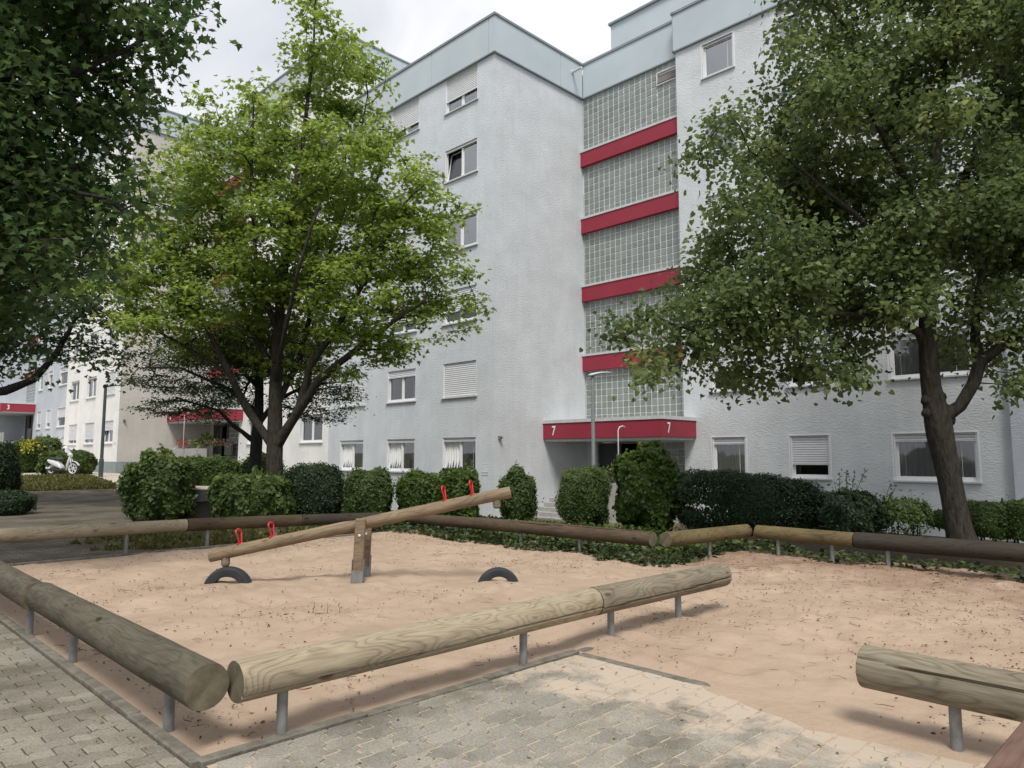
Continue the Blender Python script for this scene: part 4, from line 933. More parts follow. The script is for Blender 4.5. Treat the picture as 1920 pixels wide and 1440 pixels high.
# the maple in front of the blocks
Y = 18.6; B = at(513, 960, Y); B[2] = float(gz(B[0], B[1])) - .05
trunk = [((B[0], Y, B[2]), .26), (P3(514, 900, Y), .205), (P3(515, 840, Y), .195), (P3(516, 740, Y), .155), (P3(520, 650, Y), .135), (P3(528, 540, Y - .2), .12), (P3(545, 400, Y), .085), (P3(570, 250, Y + .2), .055), (P3(588, 90, Y), .03), (P3(592, -10, Y), .02)]
limbs = [[(P3(517, 842, Y), .14), (P3(560, 770, Y - .3), .12), (P3(600, 710, Y - .6), .10), (P3(700, 630, Y - .8), .06), (P3(800, 560, Y - .9), .035)],
         [(P3(520, 835, Y), .12), (P3(465, 770, Y + .2), .10), (P3(430, 700, Y), .085), (P3(380, 600, Y - .3), .055), (P3(300, 500, Y - .6), .03)],
         [(P3(560, 768, Y - .3), .10), (P3(580, 690, Y - .5), .085), (P3(640, 600, Y - .7), .07), (P3(700, 500, Y - .9), .05), (P3(760, 380, Y - .8), .03)],
         [(P3(516, 760, Y), .10), (P3(560, 680, Y + .6), .08), (P3(590, 560, Y + 1), .06), (P3(650, 380, Y + .9), .04), (P3(690, 180, Y + .8), .02)],
         [(P3(518, 700, Y), .09), (P3(470, 620, Y + .5), .07), (P3(430, 480, Y + .8), .05), (P3(400, 330, Y + .7), .03)],
         [(P3(430, 700, Y), .06), (P3(330, 640, Y + .3), .04), (P3(220, 580, Y + .3), .022)],
         [(P3(518, 720, Y), .08), (P3(530, 640, Y - 1.1), .06), (P3(560, 500, Y - 2), .045), (P3(600, 380, Y - 2.2), .03)],
         [(P3(518, 640, Y), .07), (P3(480, 500, Y - 1), .05), (P3(470, 350, Y - 1.2), .035), (P3(475, 200, Y - .9), .02)]]
Lm = [(596, 15, 42), (575, -50, 45), (610, 85, 62), (640, 130, 58), (700, 105, 32), (675, 170, 55), (560, 120, 42), (478, 165, 38), (470, 220, 52), (380, 190, 24), (388, 240, 42), (330, 240, 26), (515, 235, 48), (590, 230, 80),
      (350, 300, 62), (430, 320, 85), (540, 330, 95), (650, 300, 95), (720, 250, 45), (770, 300, 36), (745, 350, 62), (820, 340, 26), (790, 400, 58), (858, 385, 24), (835, 440, 48), (860, 500, 38),
      (310, 390, 62), (400, 430, 95), (520, 450, 110), (640, 430, 105), (740, 450, 85), (290, 470, 70), (230, 470, 40), (220, 530, 48), (160, 530, 34), (300, 550, 80), (420, 550, 90), (540, 570, 95), (660, 560, 95), (770, 540, 75), (845, 560, 42), (885, 570, 22),
      (860, 610, 28), (800, 615, 48), (720, 630, 62), (380, 620, 62), (270, 610, 48), (480, 640, 55), (600, 650, 55), (660, 680, 36), (740, 660, 26), (220, 590, 36), (540, 690, 34)]
tree('maple_tree', 'bright green maple with forked grey trunk behind the hedges', B, trunk, limbs, lobes_px(Lm, Y, 1, 1.3, .85), 11, 52000, .118, 'maple', M['leafmaple'], M['bark'], 5, spread=.21, flat=.34, up=1.1, px_shrink=1.)
# dark, layered tree right behind it
Y = 22.6; B = at(474, 940, Y); B[2] = float(gz(B[0], B[1])) - .05
trunk = [((B[0], Y, B[2]), .24), (P3(478, 890, Y), .18), (P3(481, 830, Y), .17), (P3(486, 760, Y), .13), (P3(486, 680, Y), .11), (P3(488, 600, Y), .09), (P3(490, 520, Y), .05)]
limbs = [[(P3(480, 835, Y), .09), (P3(440, 800, Y), .06), (P3(410, 770, Y - .2), .04), (P3(330, 745, Y - .3), .02)],
         [(P3(484, 780, Y), .10), (P3(430, 730, Y), .06), (P3(340, 690, Y), .03), (P3(260, 690, Y), .015)], [(P3(484, 800, Y), .10), (P3(520, 750, Y), .07), (P3(580, 720, Y), .04), (P3(660, 715, Y), .015)],
         [(P3(484, 720, Y), .08), (P3(420, 660, Y), .05), (P3(320, 640, Y), .02)], [(P3(486, 700, Y), .08), (P3(560, 660, Y), .05), (P3(640, 650, Y), .02)]]
Lh = [(290, 680, 46, .35), (345, 660, 60, .35), (260, 715, 26, .25), (320, 720, 60, .3), (300, 770, 36, .25), (360, 765, 60, .3), (430, 740, 60, .35), (430, 690, 70, .4), (400, 650, 70, .4), (500, 660, 90, .5), (560, 700, 60, .35), (620, 735, 55, .3), (665, 765, 28, .22), (600, 780, 50, .25), (560, 755, 45, .3), (640, 690, 45, .3), (580, 640, 60, .4), (410, 790, 30, .3), (455, 610, 60, .5)]
tree('hornbeam_tree', 'dark small-leaved tree with nearly black trunk right behind the bright maple', B, trunk, limbs, lobes_px(Lh, Y, 1, 1.2, 1.6), 24, 40000, .090, 'oval', M['leafhornbeam'], M['barkdark'], 6, spread=.20, flat=.25, up=1.3, tipdown=.15, rtip=.0045)
# the big linden on the right
Y = 13.4; B = at(1808, 1025, Y); B[2] = -.05
trunk = [((B[0] + .02, Y, -.1), .30), (P3(1803, 1010, Y), .245), (P3(1798, 985, Y), .215), (P3(1789, 940, Y), .20), (P3(1781, 895, Y), .20), (P3(1770, 850, Y), .215), (P3(1763, 815, Y), .23), (P3(1757, 790, Y), .215), (P3(1750, 762, Y), .18), (P3(1745, 725, Y), .165), (P3(1741, 690, Y), .15), (P3(1738, 620, Y), .135), (P3(1740, 540, Y), .14), (P3(1740, 430, Y), .12), (P3(1755, 300, Y), .09), (P3(1768, 120, Y), .065), (P3(1775, -60, Y), .04), (P3(1780, -250, Y), .02)]
limbs = [[(P3(1772, 800, Y), .14), (P3(1800, 760, Y - .15), .115), (P3(1826, 717, Y - .2), .105), (P3(1836, 680, Y - .2), .11), (P3(1828, 640, Y - .1), .085), (P3(1830, 580, Y), .07), (P3(1850, 450, Y + .2), .05), (P3(1870, 250, Y + .3), .03)],
         [(P3(1836, 678, Y - .2), .10), (P3(1870, 655, Y - .4), .085), (P3(1930, 610, Y - .7), .07), (P3(2020, 520, Y - .9), .045), (P3(2120, 400, Y - 1), .02)],
         [(P3(1738, 650, Y), .10), (P3(1722, 622, Y), .085), (P3(1690, 605, Y - .2), .07), (P3(1600, 590, Y - .5), .05), (P3(1450, 590, Y - .8), .035), (P3(1300, 620, Y - .9), .02)],
         [(P3(1738, 540, Y), .09), (P3(1700, 500, Y - .2), .075), (P3(1600, 400, Y - .5), .05), (P3(1480, 300, Y - .8), .03)],
         [(P3(1745, 470, Y), .09), (P3(1790, 380, Y + .2), .075), (P3(1840, 250, Y + .5), .05), (P3(1900, 60, Y + .6), .03)],
         [(P3(1748, 420, Y), .07), (P3(1680, 300, Y - .6), .05), (P3(1600, 150, Y - 1), .03)],
         [(P3(1742, 510, Y), .07), (P3(1640, 480, Y + .6), .05), (P3(1500, 430, Y + .9), .03)]]
Ll = [(1490, 30, 42), (1470, 100, 34), (1520, 110, 52), (1560, 30, 62), (1640, 60, 72), (1500, 180, 50), (1420, 200, 38), (1370, 210, 36), (1335, 260, 34), (1310, 290, 22), (1400, 270, 52), (1480, 260, 68), (1570, 180, 80), (1660, 180, 78), (1560, 300, 88), (1420, 350, 50), (1480, 370, 78), (1340, 410, 42), (1320, 450, 28), (1400, 440, 68), (1480, 470, 80), (1590, 420, 95), (1690, 330, 62), (1640, 530, 85), (1540, 560, 90), (1440, 550, 88), (1340, 500, 55), (1300, 550, 45), (1360, 590, 80), (1260, 590, 45), (1200, 605, 40), (1165, 622, 20), (1250, 650, 42), (1215, 690, 20), (1310, 650, 55), (1400, 660, 52), (1420, 720, 26), (1370, 700, 24), (1490, 640, 55), (1560, 665, 45), (1610, 660, 45), (1590, 712, 20), (1660, 640, 40), (1500, 690, 26),
      (1750, 80, 90), (1850, 60, 90), (1770, 220, 75), (1880, 200, 85), (1830, 340, 78), (1920, 330, 80), (1900, 480, 80), (1700, 450, 80), (1800, 420, 80), (1700, 250, 75), (1860, 400, 70), (1820, 490, 62), (1880, 590, 58), (1950, 620, 62), (1910, 700, 26), (1940, 710, 36), (1800, 590, 45), (1850, 660, 28), (1700, 560, 60), (1780, 640, 34),
      (1560, -90, 100), (1700, -100, 120), (1850, -120, 130), (2000, 0, 120), (2020, 200, 120), (2040, 400, 120), (2030, 560, 90), (1700, -280, 120), (1850, -300, 110), (2120, 250, 110), (1980, -160, 110)]
def burl(tr, base):
    me = tr.data; co = np.zeros(len(me.vertices) * 3, np.float32); me.vertices.foreach_get('co', co); co = co.reshape(-1, 3)
    for (px, py, rr, amp) in ((1734, 750, .20, .03), (1768, 746, .19, .04), (1780, 775, .22, .03)):
        c = at(px, py, 13.25) - base; d = np.linalg.norm(co - c, axis=1); k = amp * np.exp(-(d / rr) ** 2)
        ax = at(1752, py, 13.4) - base; o = co - ax; o[:, 2] *= .3; o /= np.linalg.norm(o, axis=1, keepdims=True) + 1e-6; co += (o * k[:, None]).astype(np.float32)
    me.vertices.foreach_set('co', co.ravel())
    rs = np.random.RandomState(4)
    for (px, py, rr) in ((1739, 751, .13), (1762, 744, .13), (1739, 775, .12), (1768, 768, .15), (1752, 758, .18), (1780, 788, .12), (1750, 738, .13)):
        c = at(px, py, 13.36) - base; b = MB(); V = []; n1, n2 = 20, 14
        for i in range(n2 + 1):
            for j in range(n1):
                a = math.pi * i / n2; h = 2 * math.pi * j / n1; d = np.array((math.sin(a) * math.cos(h), math.sin(a) * math.sin(h), math.cos(a)))
                q = rr * .86 * (1 + .07 * math.sin(5 * d[0] + px) * math.sin(6 * d[2] + py) + .02 * math.sin(13 * d[0] + 11 * d[1]) * math.sin(12 * d[2])); V.append(c + d * q)
        F = [(i * n1 + j, i * n1 + (j + 1) % n1, (i + 1) * n1 + (j + 1) % n1, (i + 1) * n1 + j) for i in range(n2) for j in range(n1)]
        b.add(V, F); b.build('burl', M['bark'], tr, smooth=True)
tree('linden_tree', 'big dark linden with knobbly forked trunk on the right', B, trunk, limbs, lobes_px(Ll, Y, 1, 1.3, 1.), 12, 125000, .098, 'heart', M['leaflinden'], M['bark'], 8, spread=.22, flat=.7, droop=.5, tipdown=.8, up=.6, gnarl=burl)
# near dark maple whose crown hangs in from the left
Y = 9.2; B = np.array((-8.6, 8.8, 0.)); tx = (-8.6, 8.8)
trunk = [((*tx, -.1), .26), ((*tx, 1.2), .21), ((-8.55, 8.8, 2.8), .19), ((-8.4, 8.8, 4.5), .15), ((-8.2, 8.9, 6.5), .11), ((-8, 9, 8.5), .05)]
limbs = [[((-8.5, 8.8, 3.2), .10), (P3(-120, 380, 8.8), .07), (P3(60, 345, 8.7), .045), (P3(200, 370, 8.8), .02)],
         [((-8.4, 8.8, 4.4), .10), (P3(-60, 200, 9), .06), (P3(120, 150, 9), .04), (P3(300, 60, 9.1), .02)],
         [((-8.5, 8.8, 2.8), .09), (P3(-150, 560, 8.9), .06), (P3(40, 500, 9.2), .03)],
         [((-8.3, 8.9, 5.8), .08), (P3(50, -40, 9.4), .05), (P3(250, -80, 9.5), .02)]]
Ln = [(60, 40, 120), (190, 20, 90), (300, 20, 70), (360, 10, 34), (330, 80, 38), (260, 90, 62), (150, 120, 90), (40, 170, 110), (210, 180, 70), (280, 150, 40), (120, 250, 90), (225, 260, 50), (30, 300, 90), (180, 330, 70), (270, 345, 40), (60, 400, 90), (160, 420, 70), (250, 395, 48), (310, 395, 26), (20, 500, 80), (110, 500, 70), (190, 470, 40), (-80, 100, 150), (-80, 350, 150), (-60, 540, 110), (100, -90, 120), (280, -80, 90), (-60, -120, 140), (-200, 0, 170), (-220, 250, 170)]
tree('maple_tree', 'dark maple crown hanging into the upper left corner, trunk outside the picture', B, trunk, limbs, lobes_px(Ln, Y, 1, .7), 32, 32000, .108, 'maple', M['leafdarkmaple'], M['barkdark'], 9, spread=.17, flat=.7, droop=.4, tipdown=.6)
# small-leaved dark tree below and behind it, with the bare limb
Y = 22.; B = np.array((-19.4, 22., 0.)); B[2] = float(gz(B[0], B[1]))
trunk = [((-19.4, 22, -.1), .34), ((-19.3, 22, 1.8), .28), ((-19.1, 22, 4.2), .24), ((-18.8, 22.1, 7), .17), ((-18.5, 22.2, 10), .08)]
limbs = [[((-19.3, 22, 2.2), .16), (P3(-60, 742, 21.9), .14), (P3(10, 733, 21.9), .125), (P3(62, 712, 21.9), .11), (P3(92, 680, 21.9), .095), (P3(112, 652, 22), .075), (P3(140, 600, 22.1), .055), (P3(200, 540, 22.3), .03)],
         [((-19.2, 22, 3.4), .12), (P3(-40, 660, 21.8), .08), (P3(30, 630, 21.7), .04)], [((-18.9, 22, 6), .12), (P3(20, 500, 22), .08), (P3(120, 430, 22.1), .04)]]
Lf = [(20, 640, 44), (10, 690, 26, .6), (60, 600, 55), (120, 560, 60), (170, 600, 48), (110, 640, 40), (190, 650, 34), (225, 690, 24), (240, 650, 30), (160, 680, 22), (210, 560, 48), (260, 590, 34), (40, 520, 70), (140, 480, 70), (230, 500, 45), (80, 680, 22), (-60, 600, 90), (-60, 480, 110), (60, 400, 90), (160, 390, 70), (-60, 330, 110), (70, 300, 80), (-150, 600, 90), (-120, 700, 50)]
tree('field_maple_tree', 'dark tree with a bare curved limb at the left edge, behind the near maple', B, trunk, limbs, lobes_px(Lf, Y, 1, 1.2), 7, 30000, .125, 'maple_far', M['leafhornbeam'], M['barkdark'], 10, spread=.30, flat=.6, tipdown=.5)

# ------------------------------------------------------------------ hedges and bushes
def hedge(label, px0, px1, ptop, Y, base_px=None, depth=1.1, m='leafhedge', n=None, leaf=.05, wob=.10, round_=.35, cat='hedge', name='hedge', group=None, zb=None, seed=1, bare=0., slope=0., kind='oval', ang=None, yel=0.):
    rs = np.random.RandomState(seed); c = at((px0 + px1) / 2, ptop, Y); x0 = at(px0, ptop, Y)[0]; x1 = at(px1, ptop, Y)[0]; g = float(gz(c[0], Y)) - .04 if zb is None else zb
    H_ = c[2] - g - .03; W = (x1 - x0) * .93 - .04; e = empty(name, (c[0], Y, g), 0 if ang is None else ang, label, cat, group)
    if ang is not None: W = W / max(.3, math.cos(ang) + abs(math.sin(ang)) * 0)
    # skin points of a rounded box, with lumps
    def skin(n, shrink=1.):
        d = rs.normal(size=(n, 3)); p = 2.3 + (1 - round_) * 2.2; d = d / (np.abs(d) ** p).sum(1, keepdims=True) ** (1 / p)
        lump = 1 + wob * (np.sin(d[:, :1] * 5.1 * max(1, W / H_) + seed) * np.sin(d[:, 2:] * 4.3 + seed * 2) + .6 * np.sin(d[:, 1:2] * 6 + d[:, :1] * 8 * max(1, W / H_)))
        q = d * lump * shrink
        P = np.stack([q[:, 0] * W / 2, q[:, 1] * depth / 2, H_ / 2 + q[:, 2] * H_ / 2 + slope * q[:, 0] * W / 2 * (q[:, 2] > -.2)], 1)
        return P, unit(d * np.array([1 / W, 1 / depth, 1 / H_]))
    area = 2 * (W * H_ + depth * H_) + W * depth; n = n or int(area * 1250 * (.05 / leaf) ** 1.6)
    P, N = skin(n, 1); P -= N * (rs.rand(n, 1) ** 1.5 * .20)
    keep = P[:, 2] > .04
    if bare: keep &= ~((P[:, 2] < bare * H_) & (rs.rand(n) < .75))
    P = P[keep]; N = N[keep]; n = len(P)
    nr = N * .75 + rs.normal(size=(n, 3)) * .55; nr[:, 2] += .35; tp = rs.normal(size=(n, 3)) + N * .5; tp[:, 2] += .1
    hv = .5 + .5 * np.sin(P[:, 0] * 2.3 + seed) * np.sin(P[:, 2] * 3.1 + seed); var = np.clip(.45 * rs.rand(n) + .25 * hv + .30 * (P[:, 2] / H_ > .86) * rs.rand(n) , 0, 1)
    Q = []; T = []; ns = int((W + depth) * (10 if name != 'hedge' else 6))          # a few shoots stand out of the clipped outline
    P3_, N3_ = skin(ns, .97)
    for p0, n0 in zip(P3_, N3_):
        if p0[2] < H_ * .35: continue
        dr = n0 * .7 + np.array((rs.normal() * .35, rs.normal() * .35, .8)); dr /= np.linalg.norm(dr); l = rs.uniform(.08, .26) * (1 if name != 'hedge' else .6)
        for t in np.linspace(-.1, 1.05, 10): Q.append(p0 + dr * l * t + rs.normal(size=3) * .012); T.append(dr + rs.normal(size=3) * .8)
    Q = np.array(Q); T = np.array(T); nq = rs.normal(size=Q.shape) * .7; nq[:, 2] += .7; k = len(Q)
    P = np.concatenate([P, Q]); nr = np.concatenate([nr, nq]); tp = np.concatenate([tp, T]); var = np.concatenate([var, .45 + .55 * rs.rand(k)])
    leaf_cloud('foliage', P, nr, tp, leaf * np.concatenate([rs.uniform(.7, 1.35, n), .9 * rs.uniform(.6, 1.2, k)]), kind, M[m], e, var)
    # inner leaf mass, so that no light falls through the middle
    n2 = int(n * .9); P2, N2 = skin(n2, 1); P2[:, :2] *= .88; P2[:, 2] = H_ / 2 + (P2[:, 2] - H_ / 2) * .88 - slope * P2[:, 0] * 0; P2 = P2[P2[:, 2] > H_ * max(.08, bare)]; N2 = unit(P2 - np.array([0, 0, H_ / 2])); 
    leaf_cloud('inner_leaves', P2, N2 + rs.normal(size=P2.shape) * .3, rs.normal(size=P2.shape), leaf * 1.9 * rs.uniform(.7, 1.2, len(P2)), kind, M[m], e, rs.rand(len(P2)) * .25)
    b = MB()
    for i in range(max(5, int(W * 7))):
        x = rs.uniform(-W * .42, W * .42); y = rs.uniform(-depth * .3, depth * .3); h = H_ * rs.uniform(.55, .8)
        b.tube([(x, y, -.05), (x + rs.normal() * .05, y + rs.normal() * .05, h * .5), (x + rs.normal() * .12, y + rs.normal() * .1, h)], [.016, .011, .005], 5, cap=False)
    b.build('stems', M['barkdark'], e)
    return e
GH = 'clipped hedges between sandpit and house'
hedge('tall dark leafy shrub left of the maple, above the pale log rail', 248, 362, 850, 17.3, depth=1.5, leaf=.085, m='leafhedge', seed=21, name='shrub', cat='shrub', group=GH, kind='maple_far', wob=.12, zb=-.05)
hedge('broad shrub directly below the maple trunk', 396, 545, 888, 17.3, depth=1.4, leaf=.08, seed=22, name='shrub', cat='shrub', group=GH, kind='maple_far', zb=-.05)
hedge('very dark clipped hedge right of the maple trunk', 528, 652, 868, 18.6, depth=1.4, leaf=.045, m='leafhedgedark', seed=23, group=GH, zb=-.1, bare=.15)
hedge('medium green hedge between the very dark hedge and the gap in front of the wall', 648, 738, 879, 18.2, depth=1.4, leaf=.06, seed=24, group=GH, zb=-.1)
hedge('round topped bush under the middle ground floor windows', 745, 832, 884, 18.4, depth=1.3, leaf=.065, m='leafbush', seed=25, name='bush', cat='bush', group=GH, zb=-.15, wob=.12)
hedge('leafy bush behind the right seesaw handles', 815, 900, 878, 17.8, depth=1.3, leaf=.07, m='leafbush', seed=26, name='bush', cat='bush', group=GH, zb=-.15, kind='maple_far')
hedge('narrow upright bush at the corner of the house behind the seesaw end', 930, 1010, 878, 17.2, depth=.9, leaf=.055, seed=27, name='bush', cat='bush', group=GH, zb=-.1, wob=.14, round_=.9)
hedge('rounded clipped bush just left of the lamp post and planter', 1043, 1146, 876, 17.2, depth=1.3, leaf=.045, seed=28, name='bush', cat='bush', group=GH, zb=-.1)
hedge('tall light green bush rising in front of the entrance canopy', 1150, 1278, 838, 15.8, depth=1.5, leaf=.085, m='leafbush', seed=29, name='bush', cat='bush', group=GH, zb=-.1, wob=.16, round_=.8, kind='heart')
hedge('long dark clipped hedge right of the entrance', 1255, 1560, 884, 15.2, depth=1.3, leaf=.042, m='leafhedgedark', seed=30, group=GH, zb=-.05, slope=-.10, wob=.04)
hedge('loose dark shrub at the right end of the long hedge', 1535, 1655, 918, 14.2, depth=1.1, leaf=.055, m='leafhedgedark', seed=31, name='shrub', cat='shrub', group=GH, zb=-.03, wob=.18, round_=.9)
hedge('small flat topped bush with bare stems left of the linden trunk', 1640, 1738, 935, 14.0, depth=1., leaf=.05, seed=32, name='bush', cat='bush', group=GH, zb=.02, bare=.45, wob=.1)
hedge('low clipped hedge piece seen left of the linden trunk by the wall', 1742, 1800, 957, 15.6, depth=.8, leaf=.04, seed=33, group=GH, zb=.02)
hedge('clipped hedge just right of the linden trunk', 1806, 1884, 938, 13.9, depth=1.1, leaf=.042, seed=34, group=GH, zb=.0)
hedge('clipped hedge at the right edge of the picture', 1880, 1990, 936, 13.4, depth=1.1, leaf=.042, seed=35, group=GH, zb=.0)
GL = 'hedges along the paths on the left'
hedge('tall clipped hedge at the left edge above the low box hedge', -90, 27, 826, 20.5, depth=2, leaf=.06, m='leafhedgedark', seed=36, group=GL)
hedge('low clipped box hedge at the left edge beside the brick path', -90, 62, 918, 19.6, depth=1.3, leaf=.045, m='leafhedgedark', seed=37, group=GL, wob=.04)
hedge('leafy hedge right behind the parked scooter', 84, 176, 846, 38.5, depth=2, leaf=.12, seed=38, group=GL, kind='maple_far')
hedge('rounded dark bush left of the scooter below the blue grey house', 62, 108, 820, 43, depth=2, leaf=.13, seed=39, name='bush', cat='bush', group=GL)
hedge('light bush with yellow blossom at the far left', 30, 70, 828, 42, depth=2, leaf=.13, m='leafbush', seed=40, name='bush', cat='bush', group=GL)
hedge('light green clipped hedge in front of the far planter', 340, 456, 856, 30, depth=1.4, leaf=.09, m='leafbush', seed=41, group=GL)
hedge('bush behind the two tree trunks', 455, 535, 850, 27, depth=1.2, leaf=.09, seed=42, name='bush', cat='bush', group=GL)
# yellow blossom on its bush, sprigs, planter plants
def spray(name, label, cat, c, r, n, leaf, m, parent=None, kind='oval', up=.5, group=None, seed=1):
    rs = np.random.RandomState(seed); P = rs.normal(size=(n, 3)) * np.array(r) * .55
    if parent is None:
        e = empty(name, (c[0], c[1], c[2]), 0, label, cat, group); cc = np.zeros(3); nm = 'foliage'
    else: e = parent; cc = np.array(c); nm = name
    nr = rs.normal(size=(n, 3)); nr[:, 2] += up; tp = unit(P + 1e-6) + rs.normal(size=(n, 3)) * .4; tp[:, 2] += .3
    leaf_cloud(nm, P + cc, nr, tp, leaf * rs.uniform(.6, 1.3, n), kind, M[m], e, rs.rand(n)); return e
c = at(52, 836, 41.0); spray('yellow_blossom', 'bright yellow blossom cluster on the far left bush', 'blossom', c, (.55, .4, .30), 130, .12, 'leafyellow', seed=3)
def sprig_plant(label, px, ptop, pbase, Y, lean, seed, m='leafbush'):
    rs = np.random.RandomState(seed); b0 = at(px, pbase, Y); t0 = at(px + lean, ptop, Y); e = empty('sapling', b0, 0, label, 'shrub'); b = MB(); P = []; T = []
    for i in range(5):
        q = t0 - b0; end = q * rs.uniform(.6, 1.0) + np.array((rs.normal() * .28, rs.normal() * .2, 0)); pts = [np.zeros(3), end * .5 + rs.normal(size=3) * .04, end]
        b.tube(pts, [.010, .007, .003], 5, cap=False)
        for t in np.linspace(.25, 1, 26): P.append(end * t + rs.normal(size=3) * .03); T.append(rs.normal(size=3) + np.array((0, 0, .2)))
    b.build('stems', M['bark'], e); P = np.array(P); T = np.array(T); nr = rs.normal(size=P.shape) * .6; nr[:, 2] += 1
    leaf_cloud('foliage', P, nr, T, .075 * rs.uniform(.7, 1.3, len(P)), 'oval', M[m], e, .4 + .6 * rs.rand(len(P)))
sprig_plant('pale wispy shoots standing above the shrub left of the linden', 1590, 880, 960, 14.6, 22, 4); sprig_plant('pale thin twigs below the wide ground floor window', 1650, 905, 980, 14.8, 18, 5)
# plants in the planters (grasses, dark leafy plants, red blossom)
c = at(372, 822, 39.9); spray('grass_tuft', 'yellow green grass tuft in the far concrete planter', 'plant', at(383, 828, 40.6), (.5, .2, .2), 130, .26, 'leafbush', kind='diamond', seed=5)
spray('red_blossom', 'red blossoms at the left end of the far planter', 'flower', at(343, 832, 41.8), (.28, .2, .24), 90, .13, 'leafred', seed=6)
spray('planter_plants', 'brownish low plants along the far planter', 'plant', at(410, 830, 39.4), (.9, .2, .14), 160, .13, 'litter', seed=7)
spray('planter_plants', 'grey green leafy plant in the entrance planter by the lamp post', 'plant', at(1140, 884, 25.2), (.45, .15, .16), 130, .10, 'leafhedge', seed=8)

# ------------------------------------------------------------------ grass, ivy, litter
def scatter(name, n, m, kind, leaf, region, z=.0, up=.4, tipup=.2, seed=1, dens=None, label=None, hz=0.):
    rs = np.random.RandomState(seed); u = rs.uniform(region[0], region[1], n); v = rs.uniform(region[2], region[3], n)
    if dens is not None: k = rs.rand(n) < dens(u, v); u = u[k]; v = v[k]
    n = len(u); X = R2 * (v - u); Y_ = R2 * (u + v); P = np.stack([X, Y_, gz(X, Y_) + z + hz * rs.rand(n) ** 2], 1)
    nr = rs.normal(size=(n, 3)) * (1 - up); nr[:, 2] += up * 2; az = rs.rand(n) * 6.283; tp = np.stack([np.cos(az), np.sin(az), np.full(n, tipup) + rs.normal(size=n) * .2], 1)
    o = leaf_cloud(name, P, nr, tp, leaf * rs.uniform(.5, 1.4, n), kind, M[m], None, rs.rand(n)); tag(o, kind='stuff'); return o
def wav(u, v): return .5 + .5 * np.sin(u * 1.9 + 1.3 * np.sin(v * 1.4)) * np.sin(v * 2.3 + np.sin(u * 2.7))
scatter('lawn_grass', 52000, 'grass', 'diamond', .13, (33.4, 39.5, -8, 10.3), -.02, .05, 1.6, 11)
scatter('verge_grass', 26000, 'grass', 'diamond', .10, (12.65, 16.2, 3.2, 9.5), -.03, .05, 1.4, 12, lambda u, v: .9 * (v > 4.2 + .5 * np.sin(u * 5)) * (wav(u, v) + .2))
scatter('ground_ivy', 30000, 'ivy', 'heart', .075, (5.75, 16.0, 9.2, 13.5), -.02, .5, .5, 13, lambda u, v: (.30 + .55 * wav(u, v)) * (v > 9.25 + .35 * np.sin(u * 2.3)), hz=.16)
scatter('ground_ivy', 17000, 'ivy', 'heart', .065, (-6, 6.2, 11.0, 13.8), -.02, .5, .5, 14, lambda u, v: .05 + .5 * wav(u, v) ** 2, hz=.08)
scatter('ivy_fringe', 5200, 'ivy', 'heart', .062, (5.75, 12.6, 8.45, 9.4), .0, .5, .5, 15, lambda u, v: (v > 9.0 - .55 * wav(u * 1.7, v)) * .95, hz=.15)
scatter('light_groundcover', 9000, 'leafbush', 'oval', .07, (6.2, 11.2, 9.4, 12.2), .0, .5, .7, 16, lambda u, v: wav(u * 1.3, v), hz=.20)
scatter('ivy_fringe', 1400, 'ivy', 'heart', .055, (-5, 5.8, 10.75, 11.3), .0, .5, .5, 17, lambda u, v: wav(u * 2, v) * .8, hz=.08)
